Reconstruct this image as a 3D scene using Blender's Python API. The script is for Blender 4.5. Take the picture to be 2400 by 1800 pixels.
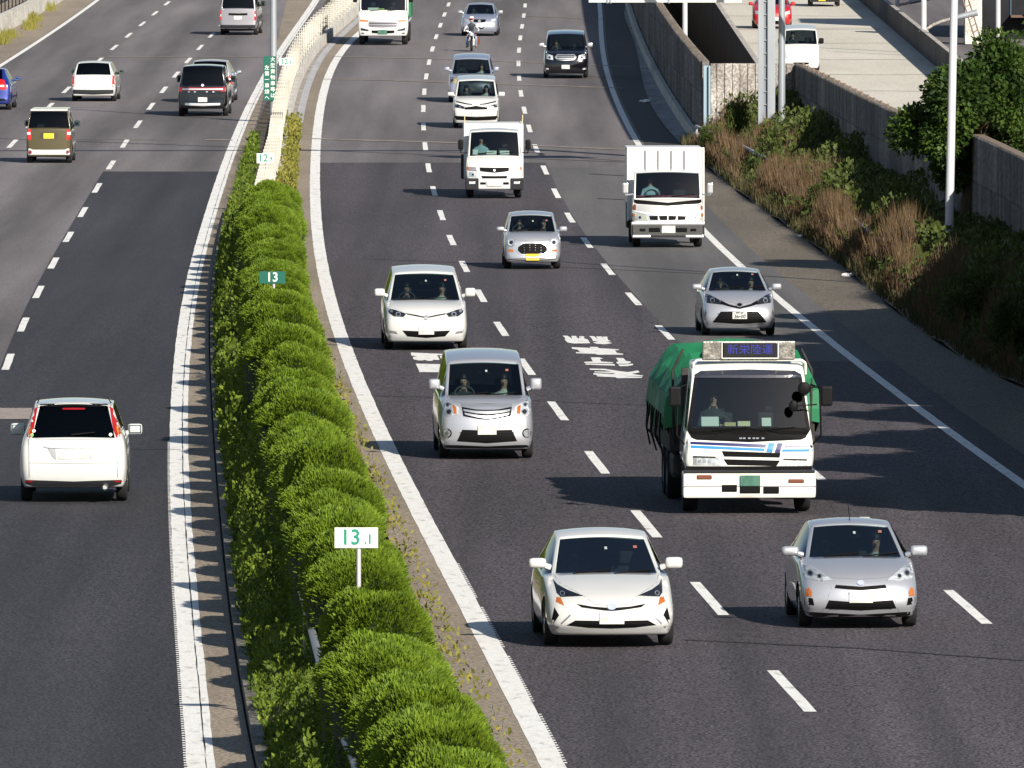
import bpy, bmesh, math, random
import numpy as np
from mathutils import Vector, Matrix
from mathutils.bvhtree import BVHTree
S=bpy.context.scene; COL=S.collection
for o in list(bpy.data.objects): bpy.data.objects.remove(o)
R=math.radians
# ---------------- camera, sky, sun, exposure
F=30900.0; TH=math.atan(1310/F); CH=11.0
cam=bpy.data.objects.new('camera',bpy.data.cameras.new('camera')); COL.objects.link(cam)
cam.location=(0,0,CH); cam.rotation_euler=(math.pi/2-TH,0,0)
cam.data.sensor_width=36; cam.data.lens=F/2400*36; cam.data.clip_start=1; cam.data.clip_end=4000
S.camera=cam
SUNV=Vector((.86,-1.72,1.0)).normalized()
w=bpy.data.worlds.new('World'); S.world=w; w.use_nodes=True
nt=w.node_tree; bg=nt.nodes['Background']
sky=nt.nodes.new('ShaderNodeTexSky'); sky.sky_type='NISHITA'; sky.sun_disc=False
sky.sun_elevation=math.asin(SUNV.z); sky.sun_rotation=math.atan2(SUNV.x,SUNV.y); sky.air_density=1.0; sky.dust_density=.6
nt.links.new(sky.outputs[0],bg.inputs[0]); bg.inputs[1].default_value=.058
sl=bpy.data.lights.new('sun','SUN'); sl.energy=5.0; sl.angle=R(.5); sl.color=(1,.93,.82)
so=bpy.data.objects.new('sun',sl); COL.objects.link(so); so.rotation_euler=SUNV.to_track_quat('Z','Y').to_euler()
S.view_settings.view_transform='Standard'; S.view_settings.look='None'
S.view_settings.exposure=.64; S.view_settings.gamma=1
S.cycles.max_bounces=6; S.cycles.transparent_max_bounces=12; S.cycles.caustics_reflective=False; S.cycles.caustics_refractive=False
S.cycles.use_denoising=True
# ---------------- materials
MATS={}
def N(nt,t,**k):
    n=nt.nodes.new('ShaderNode'+t)
    for a,b in k.items(): setattr(n,a,b)
    return n
def mat(name,col,rough=.6,metal=0,coat=0,spec=.5,emit=None):
    if name in MATS: return MATS[name]
    m=bpy.data.materials.new(name); m.use_nodes=True; b=m.node_tree.nodes['Principled BSDF']
    b.inputs['Base Color'].default_value=(*col,1); b.inputs['Roughness'].default_value=rough; b.inputs['Metallic'].default_value=metal
    b.inputs['Coat Weight'].default_value=coat; b.inputs['Coat Roughness'].default_value=.04; b.inputs['Specular IOR Level'].default_value=spec
    if emit: b.inputs['Emission Color'].default_value=(*emit[:3],1); b.inputs['Emission Strength'].default_value=emit[3]
    MATS[name]=m; return m
def nmat(name,cols,scale=(1,1,1),detail=4,rough=.9,bump=0,bscale=40,stretch2=None,fine=None,spec=.3,trans=0,obj=False,metal=0,coat=0,rf=.5):
    """noise driven colour: cols = [(pos,rgb),...]; fine=(scale,amount) speckle"""
    if name in MATS: return MATS[name]
    m=bpy.data.materials.new(name); m.use_nodes=True; nt=m.node_tree; b=nt.nodes['Principled BSDF']; L=nt.links.new
    g=N(nt,'TexCoord' if obj else 'NewGeometry'); src=g.outputs['Object' if obj else 'Position']
    mp=N(nt,'Mapping'); mp.inputs['Scale'].default_value=scale; L(src,mp.inputs[0])
    no=N(nt,'TexNoise'); no.inputs['Scale'].default_value=1; no.inputs['Detail'].default_value=detail; no.inputs['Roughness'].default_value=rf; L(mp.outputs[0],no.inputs['Vector'])
    cr=N(nt,'ValToRGB'); L(no.outputs[0],cr.inputs[0]); e=cr.color_ramp.elements
    while len(e)<len(cols): e.new(.5)
    for i,(p,c) in enumerate(cols): e[i].position=p; e[i].color=(*c,1)
    out=cr.outputs[0]
    if fine:
        n2=N(nt,'TexNoise'); n2.inputs['Scale'].default_value=fine[0]; n2.inputs['Detail'].default_value=2; L(src,n2.inputs['Vector'])
        mr=N(nt,'MapRange'); mr.inputs[1].default_value=.41; mr.inputs[2].default_value=.60; mr.inputs[3].default_value=1-fine[1]; mr.inputs[4].default_value=1+fine[1]; L(n2.outputs[0],mr.inputs[0])
        mx=N(nt,'VectorMath',operation='SCALE'); L(out,mx.inputs[0]); L(mr.outputs[0],mx.inputs['Scale']); out=mx.outputs[0]
    L(out,b.inputs['Base Color']); b.inputs['Roughness'].default_value=rough; b.inputs['Specular IOR Level'].default_value=spec
    b.inputs['Metallic'].default_value=metal; b.inputs['Coat Weight'].default_value=coat
    if bump:
        n3=N(nt,'TexNoise'); n3.inputs['Scale'].default_value=bscale; n3.inputs['Detail'].default_value=4; L(src,n3.inputs['Vector'])
        bp=N(nt,'Bump'); bp.inputs['Strength'].default_value=bump; bp.inputs['Distance'].default_value=.02; L(n3.outputs[0],bp.inputs['Height']); L(bp.outputs[0],b.inputs['Normal'])
    if trans:
        tr=N(nt,'BsdfTranslucent'); L(out,tr.inputs[0]); ms=N(nt,'MixShader'); ms.inputs[0].default_value=trans
        L(b.outputs[0],ms.inputs[1]); L(tr.outputs[0],ms.inputs[2]); L(ms.outputs[0],nt.nodes['Material Output'].inputs[0])
    MATS[name]=m; return m
def asphalt(name,dark,light,track,fs=30,fa=.42,lo=.72,hi=1.25):
    """aggregate speckle, long wheel-path wear stripes and blotches"""
    m=nmat(name,[(.3,dark),(.7,light)],scale=(.28,.02,.2),detail=5,rough=.88,fine=(fs,fa),spec=.35,rf=.6)
    nt=m.node_tree; b=nt.nodes['Principled BSDF']; src=b.inputs['Base Color'].links[0].from_socket
    g=N(nt,'NewGeometry'); mp=N(nt,'Mapping'); mp.inputs['Scale'].default_value=track; nt.links.new(g.outputs['Position'],mp.inputs[0])
    n=N(nt,'TexNoise'); n.inputs['Scale'].default_value=1; n.inputs['Detail'].default_value=3; nt.links.new(mp.outputs[0],n.inputs['Vector'])
    mr=N(nt,'MapRange'); mr.inputs[1].default_value=.32; mr.inputs[2].default_value=.68; mr.inputs[3].default_value=lo; mr.inputs[4].default_value=hi
    nt.links.new(n.outputs[0],mr.inputs[0]); v=N(nt,'VectorMath',operation='SCALE'); nt.links.new(src,v.inputs[0]); nt.links.new(mr.outputs[0],v.inputs['Scale'])
    nt.links.new(v.outputs[0],b.inputs['Base Color']); return m
def glass(name,tint,rough=.02,refl=1.0):
    if name in MATS: return MATS[name]
    m=bpy.data.materials.new(name); m.use_nodes=True; nt=m.node_tree; nt.nodes.remove(nt.nodes['Principled BSDF'])
    t=N(nt,'BsdfTransparent'); t.inputs[0].default_value=(*tint,1); g=N(nt,'BsdfGlossy'); g.inputs['Roughness'].default_value=rough
    f=N(nt,'Fresnel'); f.inputs[0].default_value=1.5; ms=N(nt,'MixShader')
    mm=N(nt,'Math',operation='MULTIPLY'); mm.inputs[1].default_value=refl; nt.links.new(f.outputs[0],mm.inputs[0]); nt.links.new(mm.outputs[0],ms.inputs[0])
    nt.links.new(t.outputs[0],ms.inputs[1]); nt.links.new(g.outputs[0],ms.inputs[2]); nt.links.new(ms.outputs[0],nt.nodes['Material Output'].inputs[0])
    MATS[name]=m; return m
# ---------------- object helpers
def tag(o,label=None,cat=None,group=None,kind=None):
    for k,v in (('label',label),('category',cat),('group',group),('kind',kind)):
        if v: o[k]=v
    return o
def link(name,me,m=None,parent=None):
    o=bpy.data.objects.new(name,me); COL.objects.link(o)
    if m:
        for q in (m if isinstance(m,(list,tuple)) else [m]): me.materials.append(q)
    if parent: o.parent=parent
    return o
def obj(name,bm,m=None,parent=None,smooth=False):
    me=bpy.data.meshes.new(name); bm.to_mesh(me); bm.free()
    if smooth:
        for p in me.polygons: p.use_smooth=True
    return link(name,me,m,parent)
def pyobj(name,vs,fs,m=None,parent=None,smooth=False):
    me=bpy.data.meshes.new(name); me.from_pydata([tuple(v) for v in vs],[],fs)
    if smooth:
        for p in me.polygons: p.use_smooth=True
    return link(name,me,m,parent)
def empty(name,loc,rz=0,label=None,cat=None,group=None):
    o=bpy.data.objects.new(name,None); COL.objects.link(o); o.location=loc; o.rotation_euler=(0,0,rz); o.empty_display_size=.2
    return tag(o,label,cat,group)
def box(bm,x0,x1,y0,y1,z0,z1,mi=0,bev=0,mat4=None):
    vs=[bm.verts.new((x,y,z)) for z in (z0,z1) for y in (y0,y1) for x in (x0,x1)]
    fs=[bm.faces.new([vs[i] for i in q]) for q in ((0,2,3,1),(4,5,7,6),(0,1,5,4),(2,6,7,3),(0,4,6,2),(1,3,7,5))]
    for f in fs: f.material_index=mi
    if bev:
        r=bmesh.ops.bevel(bm,geom=list({e for f in fs for e in f.edges}),offset=bev,segments=2,affect='EDGES',profile=.6)
        vs=list({v for f in r['faces'] for v in f.verts}|{v for v in vs if v.is_valid})
    if mat4 is not None: bmesh.ops.transform(bm,matrix=mat4,verts=vs)
    return vs
def cyl(bm,p0,p1,r0,r1=None,n=12,mi=0,cap=True):
    r1=r0 if r1 is None else r1; p0=Vector(p0); p1=Vector(p1); d=(p1-p0).normalized()
    a=d.orthogonal().normalized(); b=d.cross(a)
    c0=[bm.verts.new(p0+(a*math.cos(t)+b*math.sin(t))*r0) for t in [2*math.pi*i/n for i in range(n)]]
    c1=[bm.verts.new(p1+(a*math.cos(t)+b*math.sin(t))*r1) for t in [2*math.pi*i/n for i in range(n)]]
    for i in range(n): bm.faces.new((c0[i],c0[(i+1)%n],c1[(i+1)%n],c1[i])).material_index=mi
    if cap: bm.faces.new(c0[::-1]).material_index=mi; bm.faces.new(c1).material_index=mi
def tube(bm,pts,r,n=8,mi=0):
    for a,b in zip(pts,pts[1:]): cyl(bm,a,b,r,r,n,mi)
def ell(bm,c,r,seg=16,ring=10,mi=0):
    q=bmesh.ops.create_uvsphere(bm,u_segments=seg,v_segments=ring,radius=1)
    bmesh.ops.transform(bm,matrix=Matrix.Translation(c)@Matrix.Diagonal((*r,1)),verts=q['verts'])
    for f in {f for v in q['verts'] for f in v.link_faces}: f.material_index=mi; f.smooth=True
# ---------------- terrain and pixel -> ground
def GZ(Y): 
    t=Y-368; return .0095*(math.sqrt(t*t+900)+t)/2-(.0 if Y>0 else 0)-.0095*(math.sqrt(368**2+900)-368)/2
def zdep(Y,Z): return Y*math.cos(TH)+(CH-Z)*math.sin(TH)
def G(u,v,dz=0):
    """source-photo pixel (2400x1800) to the ground point it shows"""
    a=(v-900)/F; Y=200.
    dy=math.cos(TH)-a*math.sin(TH); dzz=-(math.sin(TH)+a*math.cos(TH)); dx=(u-1200)/F
    t=200.
    for i in range(60):
        Z=GZ(dy*t)+dz; t=.5*t+.5*((Z-CH)/dzz)
    return Vector((dx*t,dy*t,GZ(dy*t)+dz))
def SC(Y,Z=0): return F/zdep(Y,Z)
def U2X(u,Y,Z=0): return (u-1200)/SC(Y,Z)
def curve(pts,deg=5,extra=()):
    P=[G(u,v) for u,v in pts]; ys=np.array([p.y for p in P]+[e[1] for e in extra]); xs=np.array([p.x for p in P]+[e[0] for e in extra])
    c=np.polyfit((ys-350)/250,xs,deg); y0,y1=ys.min(),ys.max()
    d=np.polyder(c)
    def f(Y):
        y=min(max(Y,y0),y1); t=(y-350)/250; return float(np.polyval(c,t))+(Y-y)*float(np.polyval(d,t))/250
    return f
R0=curve([(824,95),(788,145),(756,217),(752,250),(741,325),(738,362),(740,420),(743,470),(752,579),(754,636),(767,708),(792,781),(809,817),(845,889),(872,962),(899,1034),(939,1106),(973,1179),(1019,1272),(1059,1345),(1097,1417),(1133,1489),(1172,1562),(1209,1634),(1250,1706),(1303,1800)],6)
L0=curve([(741,0),(705,54),(658,127),(617,181),(603,217),(573,289),(545,362),(512,434),(488,506),(469,590),(447,708),(433,781),(426,853),(423,925),(421,1034),(422,1142),(424,1200),(432,1345),(444,1489),(457,1634),(474,1800)],6)
R1=curve([(1004,400),(1021,451),(1037,505),(1059,565),(995,344),(991,301),(992,260),(994,223),(999,188),(1004,155),(1011,122),(1020,93),(1031,64),(1041,35),(1052,10),(1089,629),(1128,698),(1173,780),(1247,868),(1310,967),(1397,1083),(1508,1223),(1656,1396),(1856,1622)],6)
R2=curve([(1231,16),(1226,42),(1221,71),(1219,100),(1216,131),(1215,161),(1220,197),(1224,231),(1230,268),(1240,307),(1256,354),(1281,409),(1309,462),(1342,515),(1381,575),(1432,640),(1490,708),(1562,790),(1915,1111),(2257,1416)],6)
R3=curve([(1405,8),(1408,72),(1418,145),(1438,217),(1467,289),(1500,344),(1649,542),(1708,593),(1719,611),(1824,698),(1907,774),(1998,846),(2106,922),(2215,1001),(2323,1081),(2388,1132)],6)
L1=curve([(158,557),(194,494),(231,438),(260,389),(290,342),(319,298),(348,257),(376,221),(405,184),(433,150),(463,119),(491,89),(515,62),(124,620),(89,688),(51,775),(14,859)],5)
L2=curve([(25,343),(60,303),(146,222),(257,120),(293,90),(328,61),(362,33),(394,6)],4)
L3=curve([(11,148),(119,78),(224,4)],2)
RV=curve([(1471,11),(1476,72),(1498,163),(1530,235),(1570,311),(1592,351),(1654,398),(1745,452),(1817,499),(1871,553),(1936,600),(2027,701),(2135,748),(2244,817),(2400,915)],6)   # right pavement / verge edge
HK=curve([(705,325),(705,434),(702,542),(683,600),(727,690),(759,817),(796,907),(847,1034),(887,1142),(927,1200),(959,1308),(1024,1417),(1075,1507),(1118,1616),(1198,1743),(1212,1800)],5)      # hedge soil right edge
HL=curve([(611,253),(579,344),(550,434),(521,524),(499,600),(492,700),(495,853),(497,1000),(504,1179),(524,1327),(542,1453),(564,1616),(579,1706),(593,1800)],6)
MC=lambda Y:(L0(Y)+R0(Y))/2
def heading(f,Y): return math.atan2(-(f(Y+5)-f(Y-5)),10)      # rotation about z that turns +Y to the road direction
def strip(name,f0,f1,y0,y1,dz,m,step=6,nx=1,parent=None,build=True):
    n=max(1,int((y1-y0)/step)); vs=[];fs=[]
    for i in range(n+1):
        Y=y0+(y1-y0)*i/n; a=f0(Y) if callable(f0) else f0; b=f1(Y) if callable(f1) else f1
        for k in range(nx+1): vs.append((a+(b-a)*k/nx,Y,GZ(Y)+dz))
    w_=nx+1
    for i in range(n):
        for k in range(nx): q=i*w_+k; fs.append((q,q+1,q+w_+1,q+w_))
    return pyobj(name,vs,fs,m) if build else (vs,fs)
def wall(name,path,z0,z1,th,m,parent=None,cap=0,capm=0):
    """vertical wall along path [(x,y)], z0/z1 number or function of Y"""
    bm=bmesh.new(); L=[]; 
    for i,(x,y) in enumerate(path):
        a=Vector(path[max(i-1,0)]); b=Vector(path[min(i+1,len(path)-1)]); d=(b-a).normalized(); n=Vector((d.y,-d.x))*th/2
        zz0=z0(y) if callable(z0) else z0; zz1=z1(y) if callable(z1) else z1
        L.append([bm.verts.new((x+s*n.x,y+s*n.y,z)) for s,z in ((-1,zz0),(-1,zz1),(1,zz1),(1,zz0))])
    for a,b in zip(L,L[1:]):
        for k in range(4):
            f=bm.faces.new((a[k],a[(k+1)%4],b[(k+1)%4],b[k])); f.material_index=capm if k==1 else 0
    bm.faces.new(L[0]); bm.faces.new(L[-1][::-1])
    bmesh.ops.recalc_face_normals(bm,faces=bm.faces)
    return obj(name,bm,m,parent)
# ================= SETTING
dark_asph=asphalt('dark_asphalt',(.043,.036,.043),(.071,.060,.070),(.9,.01,.3),fs=24,fa=1.0)
left_dark=asphalt('left_dark_asphalt',(.020,.0195,.0255),(.037,.0355,.0435),(.9,.01,.3),fs=25,fa=.95)
old_asph=asphalt('old_asphalt',(.112,.100,.103),(.165,.149,.152),(.55,.012,.3),fs=22,fa=.35,lo=.62,hi=1.3)
lane_asph=asphalt('worn_asphalt',(.085,.081,.083),(.125,.12,.12),(.7,.012,.3),fs=24,fa=.35)
tan_asph=nmat('shoulder_asphalt',[(.3,(.20,.165,.125)),(.7,(.30,.25,.195))],scale=(.5,.08,.5),detail=5,fine=(20,.4),rf=.6)
rsh_asph=nmat('right_shoulder_asphalt',[(.3,(.105,.089,.072)),(.7,(.158,.135,.108))],scale=(.5,.06,.5),detail=5,fine=(20,.5),rf=.6)
brown_asph=nmat('gutter_concrete',[(.3,(.22,.20,.185)),(.7,(.36,.33,.30))],scale=(1.5,.4,1),detail=5,fine=(10,.25))
white_paint=nmat('road_paint',[(.25,(.40,.39,.37)),(.42,(.74,.73,.70)),(.8,(.82,.81,.79))],scale=(6,1.5,6),detail=5,fine=(35,.12),rough=.7)
soil=nmat('soil',[(.3,(.05,.042,.03)),(.7,(.11,.09,.065))],scale=(1.5,1,1),detail=6,fine=(12,.4))
conc=nmat('concrete',[(.3,(.30,.275,.25)),(.7,(.46,.43,.39))],scale=(.8,.5,.8),detail=6,fine=(12,.2),bump=.3)
conc_light=nmat('ramp_concrete',[(.25,(.50,.47,.40)),(.75,(.62,.585,.51))],scale=(.35,.05,.3),detail=6,fine=(10,.14),rf=.6)
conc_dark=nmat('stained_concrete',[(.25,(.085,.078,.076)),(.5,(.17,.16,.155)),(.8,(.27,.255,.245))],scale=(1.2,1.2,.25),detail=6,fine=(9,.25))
def panelise(m,py,pz,amt,joint=.35):
    nt=m.node_tree; b=nt.nodes['Principled BSDF']; src=b.inputs['Base Color'].links[0].from_socket; L=nt.links.new
    g=N(nt,'NewGeometry'); sp=N(nt,'SeparateXYZ'); L(g.outputs['Position'],sp.inputs[0])
    def div(o,k): q=N(nt,'Math',operation='DIVIDE'); q.inputs[1].default_value=k; L(o,q.inputs[0]); return q.outputs[0]
    def fl(o,op): q=N(nt,'Math',operation=op); L(o,q.inputs[0]); return q.outputs[0]
    a=div(sp.outputs['Y'],py); c=div(sp.outputs['Z'],pz); cb=N(nt,'CombineXYZ'); L(fl(a,'FLOOR'),cb.inputs[0]); L(fl(c,'FLOOR'),cb.inputs[1])
    w=N(nt,'TexWhiteNoise'); L(cb.outputs[0],w.inputs['Vector']); mr=N(nt,'MapRange'); mr.inputs[3].default_value=1-amt; mr.inputs[4].default_value=1+amt; L(w.outputs['Value'],mr.inputs[0])
    f_=fl(c,'FRACT'); lt=N(nt,'Math',operation='LESS_THAN'); lt.inputs[1].default_value=.035; L(f_,lt.inputs[0]); mj=N(nt,'Math',operation='MULTIPLY_ADD'); mj.inputs[1].default_value=-joint; mj.inputs[2].default_value=1; L(lt.outputs[0],mj.inputs[0])
    mm=N(nt,'Math',operation='MULTIPLY'); L(mr.outputs[0],mm.inputs[0]); L(mj.outputs[0],mm.inputs[1]); v=N(nt,'VectorMath',operation='SCALE'); L(src,v.inputs[0]); L(mm.outputs[0],v.inputs['Scale']); L(v.outputs[0],b.inputs['Base Color'])
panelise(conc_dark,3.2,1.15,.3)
par_m=nmat('shaded_parapet_concrete',[(.3,(.05,.042,.04)),(.7,(.11,.095,.088))],scale=(1.2,.6,.5),detail=6,fine=(9,.3))  # darker concrete: the shade on the parapet faces is in the colour
def st(o): return tag(o,kind='structure')
st(strip('left_road',lambda Y:L3(Y)-1.3,lambda Y:L0(Y)+.5,120,1100,0,old_asph))
st(strip('right_road',lambda Y:R0(Y)-.15,lambda Y:RV(Y),120,1100,0,old_asph))
st(strip('left_new_asphalt',lambda Y:L1(Y)-.12,lambda Y:L0(Y)+.3,120,404,.004,left_dark))
st(strip('right_new_asphalt',lambda Y:R0(Y)-.1,lambda Y:R2(Y)+.12,120,412,.004,dark_asph))
st(strip('third_lane_asphalt',lambda Y:R2(Y)+.12,lambda Y:R3(Y)+.75,270,408,.004,lane_asph))
st(strip('third_lane_new_asphalt',lambda Y:R2(Y)+.12,lambda Y:R3(Y)+.75,120,270,.004,dark_asph))
st(strip('right_shoulder',lambda Y:R3(Y)+.75,RV,120,412,.004,rsh_asph))
far_sh=asphalt('shaded_shoulder_asphalt',(.05,.049,.052),(.075,.073,.075),(.8,.02,.3))  # darker asphalt tone stands for the long wall's shade
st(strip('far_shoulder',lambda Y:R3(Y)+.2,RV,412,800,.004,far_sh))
st(strip('left_outer_shoulder',lambda Y:L3(Y)-1.3,lambda Y:L3(Y)-.15,120,900,.004,tan_asph))
st(strip('median_left_shoulder',lambda Y:L0(Y)+.1,HL,120,900,.006,tan_asph))
st(strip('median_right_shoulder',lambda Y:HK(Y)-.25 if Y<430 else R0(Y)-1.0,lambda Y:R0(Y)+.02,120,900,.006,tan_asph))
# markings
vs=[];fs=[]
def addstrip(f0,f1,y0,y1,step=3,dz=.010,wob=0):
    n=max(1,int((y1-y0)/step)); b=len(vs)
    for i in range(n+1):
        Y=y0+(y1-y0)*i/n; z=GZ(Y)+dz
        vs.append((f0(Y)+random.uniform(-wob,wob),Y,z)); vs.append((f1(Y)+random.uniform(-wob,wob),Y,z))
    for i in range(n): q=b+2*i; fs.append((q,q+1,q+3,q+2))
random.seed(3)
addstrip(lambda Y:R0(Y)-.15,lambda Y:R0(Y)+.15,140,900,1.2,wob=.006)
# rumble teeth on the road side of the two median edge lines
for Y in np.arange(150,196,.42):
    if (Y%11)<9: addstrip(lambda y:R0(y)+.15,lambda y:R0(y)+.185,Y,Y+.2,.2)
for Y in np.arange(150,235,.42):
    addstrip(lambda y:L0(y)-.205,lambda y:L0(y)-.17,Y,Y+.2,.2)
addstrip(lambda Y:L0(Y)-.17,lambda Y:L0(Y)+.05,140,900,1.2,wob=.006)
addstrip(lambda Y:L0(Y)+.065,lambda Y:L0(Y)+.16,140,900,1.2,wob=.008)
addstrip(lambda Y:R3(Y)-.1,lambda Y:R3(Y)+.1,140,900,1.5,wob=.004)
addstrip(lambda Y:L3(Y)-.1,lambda Y:L3(Y)+.1,300,900)
for f,off in ((R1,0),(R2,-2),(L1,2.5),(L2,2.5)):
    for i in range(-3,30):
        yf=171.2+20*i+off; addstrip(lambda Y:f(Y)-.078,lambda Y:f(Y)+.078,yf-8,yf,2,wob=.006)
st(pyobj('lane_markings',vs,fs,white_paint))
# joints and cracks across the carriageways
vs=[];fs=[]
def cross(pts,w,dz=.013):
    P=[G(u,v) for u,v in pts]
    for a,b in zip(P,P[1:]):
        n=max(1,int((b-a).length/1.0)); base=len(vs); off=0
        for i in range(n+1):
            p=a.lerp(b,i/n); off=random.uniform(-.5,.5)*w; 
            for s in (-w/2,w/2): vs.append((p.x,p.y+off*.4+s,GZ(p.y+s)+dz))
        for i in range(n): q=base+2*i; fs.append((q,q+1,q+3,q+2))
crackm=nmat('crack_filler',[(.3,(.018,.018,.022)),(.7,(.03,.03,.035))],scale=(1,1,1))
for L,w_ in (([(880,929),(1100,934),(1540,952),(1760,962)],.12),([(1600,1501),(2000,1520),(2400,1550)],.12),([(850,607),(1320,627),(1620,641),(1700,646)],.16),([(1400,466),(1600,474)],.3),([(1380,408),(1470,413)],.3),([(424,1056),(380,1054),(240,1056)],.1)):
    cross(L,w_)
st(pyobj('road_cracks',vs,fs,crackm)); vs=[];fs=[]
jm=nmat('joint_mortar',[(.35,(.20,.17,.15)),(.7,(.30,.26,.23))],scale=(2,1,1))
for L,w_ in (([(705,325),(1100,336),(1496,352)],.9),([(480,328),(545,329)],.8),([(180,327),(400,328)],.3),([(780,133),(1020,138),(1240,147),(1480,157)],.7),([(740,186),(900,188),(1060,194),(1460,207)],.8),([(200,134),(640,134)],.6),([(1200,37),(1420,46)],.6)):
    cross(L,w_)
st(pyobj('expansion_joints',vs,fs,jm)); vs=[];fs=[]
# pale square patch on the left lane beside the white car, and repair patches
v0,f0_=[],[]
for (ua,ub,va,vb) in ((0,75,956,982),):
    P=[G(ua,vb,.012),G(ub,vb,.012),G(ub,va,.012),G(ua-0,va,.012)]; P=[P[0]-Vector((1.2,0,0)),P[1],P[2],P[3]-Vector((1.2,0,0))]
    b=len(v0); v0+=P; f0_.append((b,b+1,b+2,b+3))
st(pyobj('pale_road_patch',v0,f0_,nmat('pale_patch',[(.3,(.26,.22,.2)),(.7,(.32,.28,.255))],scale=(3,3,3),fine=(15,.2))))
# painted characters
def text(name,s,loc,size,m,rot=(0,0,0),sx=1,sy=1,ext=.002,parent=None,align='CENTER',bold=0,sp=1,shear=0):
    c=bpy.data.curves.new(name,'FONT'); c.body=s; c.size=size; c.align_x=align; c.align_y='CENTER'; c.extrude=ext; c.offset=bold; c.space_line=sp; c.shear=shear
    o=bpy.data.objects.new(name,c); COL.objects.link(o)
    dg=bpy.context.evaluated_depsgraph_get(); me=bpy.data.meshes.new_from_object(o.evaluated_get(dg)); bpy.data.objects.remove(o)
    me.transform(Matrix.Diagonal((sx,sy,1,1))); me.name=name
    q=link(name,me,m,parent); q.location=loc; q.rotation_euler=rot; return q
# lane lettering on the road (read by drivers coming towards the camera), outlines of the painted strokes
STROKES_A=[[(175,172),(290,175),(400,245),(370,178),(475,178),(545,245),(560,182),(670,188),(660,232),(750,262),(800,345),(430,350),(290,328),(228,262),(240,225)],
[(775,182),(885,182),(975,262),(930,190),(1055,190),(1120,262),(1075,194),(1185,196),(1200,270),(1270,295),(1180,305),(1300,342),(1120,368),(950,355),(860,325),(980,300),(860,292),(840,240)],
[(385,432),(800,448),(800,424),(965,428),(995,455),(1450,480),(1440,500),(1360,500),(1400,560),(1550,580),(1530,605),(1120,600),(1060,606),(940,600),(930,585),(480,570),(475,545),(570,545),(520,488),(390,470)],
[(808,660),(1010,662),(1100,692),(1020,698),(1050,755),(1320,775),(1310,797),(680,790),(655,765),(860,755)],[(692,800),(1350,812),(1360,850),(700,828)],
[(1380,672),(1550,680),(1610,745),(1705,755),(1720,780),(1640,806),(1410,806),(1385,770),(1440,755)],[(1430,822),(1650,815),(1760,805),(1770,835),(1640,862),(1460,862)],
[(788,915),(1130,920),(1420,965),(1640,995),(1880,955),(1915,1000),(1740,1035),(2000,1075),(1980,1090),(1560,1080),(1970,1105),(1965,1125),(1570,1130),(1400,1132),(1380,1112),(960,1092),(945,1060),(870,1045),(875,1015),(1340,1040),(1350,1020),(900,1000),(895,980),(1290,985),(1130,955),(790,942)]]
STROKES_B=[[(360,435),(1700,490),(1700,520),(1650,545),(1330,530),(1425,690),(1400,712),(1180,705),(1170,742),(1010,745),(860,705),(820,725),(660,730),(470,690),(440,655),(440,600),(600,575),(380,548)],
[(1430,555),(1680,570),(1640,740),(1600,730),(1590,690),(1470,660)],[(540,845),(1600,872),(1555,1150),(1500,1165),(670,1160),(665,1110)]]
vs=[];fs=[]
for S2,ox,oy,k in ((STROKES_A,1300,770,9.617),(STROKES_B,940,800,15.8)):
    for st_ in S2:
        b0=len(vs)
        for px,py in st_: p=G(ox+px/k,oy+py/k); vs.append((p.x,p.y,GZ(p.y)+.012))
        fs.append(tuple(range(b0,len(vs))))
bm=bmesh.new()
for f in fs: bm.faces.new([bm.verts.new(vs[i]) for i in f])
bmesh.ops.triangulate(bm,faces=bm.faces[:],ngon_method='EAR_CLIP')
st(obj('road_lettering',bm,white_paint))
# ================= VEHICLES
seam_m=mat('shut_line',(.13,.13,.135),.8); sticker_m=mat('white_sticker',(.35,.4,.38),.5)
trim=mat('black_trim',(.006,.006,.007),.55,0,0,.12); rubber=nmat('tyre_rubber',[(.3,(.012,.012,.013)),(.7,(.022,.022,.023))],scale=(9,9,9),rough=.85)
inner=mat('cabin_trim',(.02,.021,.024),.8); inner2=mat('cabin_grey',(.07,.072,.075),.85); chrome=mat('chrome',(.80,.81,.83),.32,.85); alloy=mat('alloy',(.5,.51,.53),.3,.9)
steel_rim=mat('steel_rim',(.32,.33,.34),.45,.6); plate_w=nmat('plate_white',[(.4,(.42,.42,.40)),(.55,(.60,.60,.57))],scale=(6,1,7),obj=True,rough=.5); plate_y=mat('plate_yellow',(.8,.55,.03),.4); plate_g=nmat('plate_green',[(.3,(.02,.09,.06)),(.7,(.1,.2,.16))],scale=(6,1,2),obj=True)
wsg=glass('windscreen_glass',(.46,.57,.56),.015,2.0); sdg=glass('tinted_glass',(.10,.11,.11),.02,1.1); lens=glass('lamp_lens',(.95,.97,.98),.03,.5)
red_l=mat('red_lens',(.55,.012,.01),.15,0,1); red_d=mat('dark_red_lens',(.25,.008,.01),.2,0,1); amber=mat('amber_lens',(.42,.12,.02),.2,0,1); reflector=nmat('lamp_reflector',[(.3,(.45,.47,.5)),(.5,(.7,.72,.75)),(.7,(.85,.87,.9))],scale=(18,18,18),obj=True,rough=.25,metal=.35); lampdark=mat('lamp_housing',(.05,.055,.07),.25,.6)
grille_m=mat('grille_black',(.004,.004,.0045),.6,0,0,.1); bump_g=mat('bumper_grey',(.018,.019,.023),.6,0,0,.2)
def paint(name,c,metal=0,rough=.35):
    m=nmat(name,[(.3,tuple(x*.94 for x in c)),(.7,c)],scale=(1.3,1.3,2.5),detail=5,rough=rough,obj=True,metal=metal,coat=1,spec=.5); m.node_tree.nodes['Principled BSDF'].inputs['Coat Roughness'].default_value=.05; return m
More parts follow.
